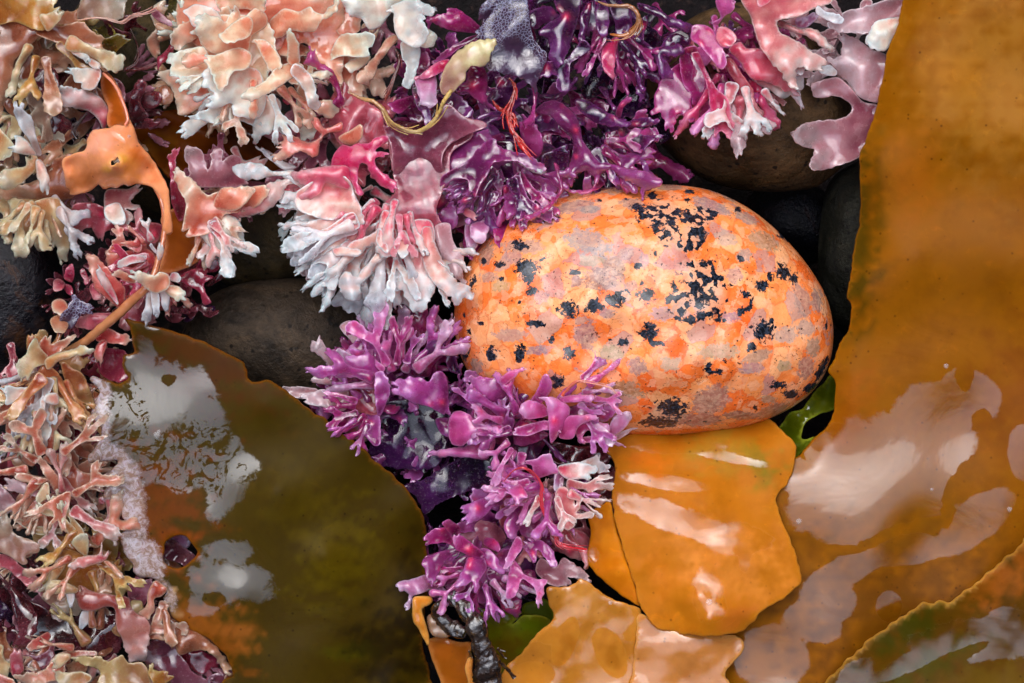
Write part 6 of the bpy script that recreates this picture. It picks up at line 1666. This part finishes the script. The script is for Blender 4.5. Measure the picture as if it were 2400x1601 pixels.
# ---------------------------------------------------------------- dark boulders and the beach beneath
def mat_rock(name, c0, c1, c2, fleck, gloss=0.35, scale=1.0):
    t = NT(name)
    n = t.noise(75 * scale, 9, 0.72, dist=0.8)
    c = t.ramp(n, [(0.3, lin(c0)), (0.52, lin(c1)), (0.75, lin(c2))])
    f = t.math('MULTIPLY', t.step(t.math('ADD', t.voro(420 * scale), t.math('MULTIPLY_ADD', t.noise(900, 3), 0.4, -0.2)), 0.3, 0.2), t.step(t.noise(170 * scale, 4), 0.47, 0.55))
    c = t.mix(t.math('MULTIPLY', f, 0.85), c, lin(fleck))
    c = t.mix(t.step(t.noise(420 * scale, 6, 0.75), 0.5, 0.66, 0, 0.7), c, t.mix(1.0, c, (0.4, 0.4, 0.42), 'MULTIPLY'))
    h = t.math('ADD', t.noise(120 * scale, 8, 0.7), t.math('MULTIPLY', t.noise(900 * scale, 4, 0.7), 0.25))
    t.principled(Base_Color=c, Roughness=t.step(t.noise(90 * scale, 4, 0.6), 0.47, 0.53, gloss, gloss + 0.35), Normal=t.bump(h, 1.0, 0.0018), Specular_IOR_Level=0.6 if gloss < 0.1 else 0.22)
    return t.m


import bmesh


def boulder(label, cx, cy, z, rx, ry, rz, rot, mat, seed, name='boulder', cat='boulder', group=None, rough=0.10):
    bm = bmesh.new()
    bmesh.ops.create_icosphere(bm, subdivisions=5, radius=1.0)
    rr = np.random.RandomState(seed)
    D = [(Vector(rr.randn(3)).normalized(), rr.uniform(0.6, 1.0)) for _ in range(9)]
    wv = [(Vector(rr.randn(3)) * 2.2, rr.rand() * 6.28) for _ in range(8)]
    a = math.radians(-rot)
    for v in bm.verts:
        n = v.co.normalized()
        s = 1 + rough * sum(math.sin(n.dot(k) + p) for k, p in wv) / 3.0
        for dd, lim in D:
            q = n.dot(dd) * s
            if q > lim + 0.12 * 0:
                s *= (1 - 0.35 * (q - lim) / max(q, 1e-6))
        p = n * s
        x, y = p.x * rx * U, p.y * ry * U
        v.co = Vector((x * math.cos(a) - y * math.sin(a), x * math.sin(a) + y * math.cos(a), p.z * rz * 1e-3))
    me = bpy.data.meshes.new(name)
    bm.to_mesh(me)
    bm.free()
    me.polygons.foreach_set('use_smooth', [True] * len(me.polygons))
    me.materials.append(mat)
    ob = bpy.data.objects.new(name, me)
    ob.location = world(cx, cy, z * 1e-3)
    C.objects.link(ob)
    return tag(ob, label, cat, group)


R_brown = mat_rock('brown_granite', (34, 25, 15), (92, 70, 46), (130, 98, 64), (8, 7, 8), 0.35)
R_olive = mat_rock('olive_stone', (24, 19, 10), (66, 54, 31), (92, 74, 44), (10, 8, 7), 0.4)
R_grey = mat_rock('grey_stone', (30, 25, 20), (76, 64, 52), (104, 84, 62), (14, 10, 9), 0.4)
R_green = mat_rock('green_grey_stone', (20, 21, 18), (42, 42, 34), (60, 56, 44), (14, 11, 10), 0.4)
R_blue = mat_rock('blue_black_stone', (8, 8, 13), (18, 19, 28), (60, 36, 26), (6, 6, 9), 0.3)
R_lich = mat_rock('lichen_stone', (14, 13, 16), (36, 35, 42), (110, 68, 16), (10, 9, 10), 0.05)
G = 'dark boulders in the gaps'
boulder('large dark brown speckled boulder behind the orange pebble under the rose pink tuft', 1775, 235, -22, 262, 240, 22, 10, R_brown, 5, group=G, rough=0.04)
boulder('dark green grey stone between the orange pebble and the long ochre kelp blade', 2020, 590, -26, 118, 230, 18, 0, R_green, 6, group=G)
boulder('blue black stone deep in the gap right of the orange pebble', 1860, 520, -46, 130, 110, 18, 20, R_blue, 7, group=G)
boulder('dark olive stone in the middle gap left of the white tipped pink tuft', 630, 540, -26, 190, 128, 16, -8, R_olive, 8, group=G)
boulder('grey brown stone above the upper edge of the dark olive kelp blade', 660, 800, -22, 250, 150, 18, -4, R_grey, 9, group=G, rough=0.05)
boulder('wet blue grey stone with ochre lichen at the left edge', 30, 660, -24, 160, 220, 20, 0, R_lich, 10, group=G)
boulder('small brown stone in the gap under the dark violet tuft', 1490, 230, -28, 110, 130, 16, 10, R_brown, 11, group=G)
boulder('black stone under the white finger tips left of the orange pebble', 990, 700, -48, 140, 160, 20, 0, R_blue, 12, group=G)
boulder('dark stone under the brown kelp blade in the shade of the cream tuft', 480, 360, -52, 260, 170, 22, 0, R_olive, 13, group=G)
boulder('dark stone showing through the shaded gap at the top left', 300, 160, -44, 170, 190, 24, 0, R_olive, 14, group=G)
boulder('dark grey stone under the bottom left corner tufts', 120, 1430, -46, 240, 220, 26, 0, R_green, 15, group=G)
boulder('blue black stone under the lowest purple tuft', 1150, 1360, -44, 220, 200, 24, 0, R_blue, 16, group=G)

tg = NT('wet_sand')
nn = tg.noise(300, 5, 0.7)
tg.principled(Base_Color=tg.ramp(nn, [(0.3, lin((8, 6, 7))), (0.55, lin((26, 18, 20))), (0.7, lin((64, 48, 42)))]), Roughness=0.6, Specular_IOR_Level=0.1, Normal=tg.bump(nn, 0.6, 0.002))
gm = bpy.data.meshes.new('beach')
S = 60.0
gv, gf = [], []
ex = [-S, -6, -0.6, -0.2, 0.2, 0.6, 6, S]
for yy in ex:
    for xx in ex:
        gv.append((xx, yy, -0.075))
for i in range(7):
    for j in range(7):
        gf.append((i * 8 + j, i * 8 + j + 1, (i + 1) * 8 + j + 1, (i + 1) * 8 + j))
gm.from_pydata(gv, [], gf)
gm.materials.append(tg.m)
go = bpy.data.objects.new('beach', gm)
C.objects.link(go)
go['kind'] = 'structure'

# ---------------------------------------------------------------- air bubbles and drops resting on the wet blades
tw = NT('water_drop')
tw.principled(Base_Color=(1, 1, 1), Roughness=0.03, IOR=1.33, Specular_IOR_Level=1.0, Alpha=0.14)
bpy.context.view_layer.update()
dg = bpy.context.evaluated_depsgraph_get()
DROPS = [(1872, 1222, 7, 'on the long ochre kelp near the torn blade'), (2366, 1194, 6, 'at the right edge of the long ochre kelp'), (2184, 1147, 4, 'on the middle of the long ochre kelp'), (2217, 858, 6, 'on the ochre kelp beside a pale fold'),
         (1430, 1413, 5, 'on the pale pointed ochre piece'), (1662, 1412, 8, 'on the lower half of the torn ochre blade'), (368, 1020, 8, 'among the froth of the dark kelp'), (372, 1012, 5, 'next to a larger drop on the dark kelp'),
         (302, 320, 4, 'on the swollen orange blade')]
for px, py, rp, where in DROPS:
    x, y, _ = world(px, py, 0.0)
    o = Vector((0, 0, H))
    hit, loc_, nor, *_r = scene.ray_cast(dg, o, (Vector((x, y, 0)) - o).normalized())
    if not hit:
        continue
    bm = bmesh.new()
    bmesh.ops.create_uvsphere(bm, u_segments=24, v_segments=14, radius=rp * U)
    for v in bm.verts:
        v.co.z *= 0.6
        v.co.x *= 1.0 + 0.15 * math.sin(v.co.y / (rp * U) * 2)
    me = bpy.data.meshes.new('water_drop')
    bm.to_mesh(me)
    bm.free()
    me.polygons.foreach_set('use_smooth', [True] * len(me.polygons))
    me.materials.append(tw.m)
    ob = bpy.data.objects.new('water_drop', me)
    ob.location = loc_ + Vector((0, 0, rp * U * 0.1))
    C.objects.link(ob)
    tag(ob, 'clear water drop ' + where, 'water drop', 'water drops on the blades')
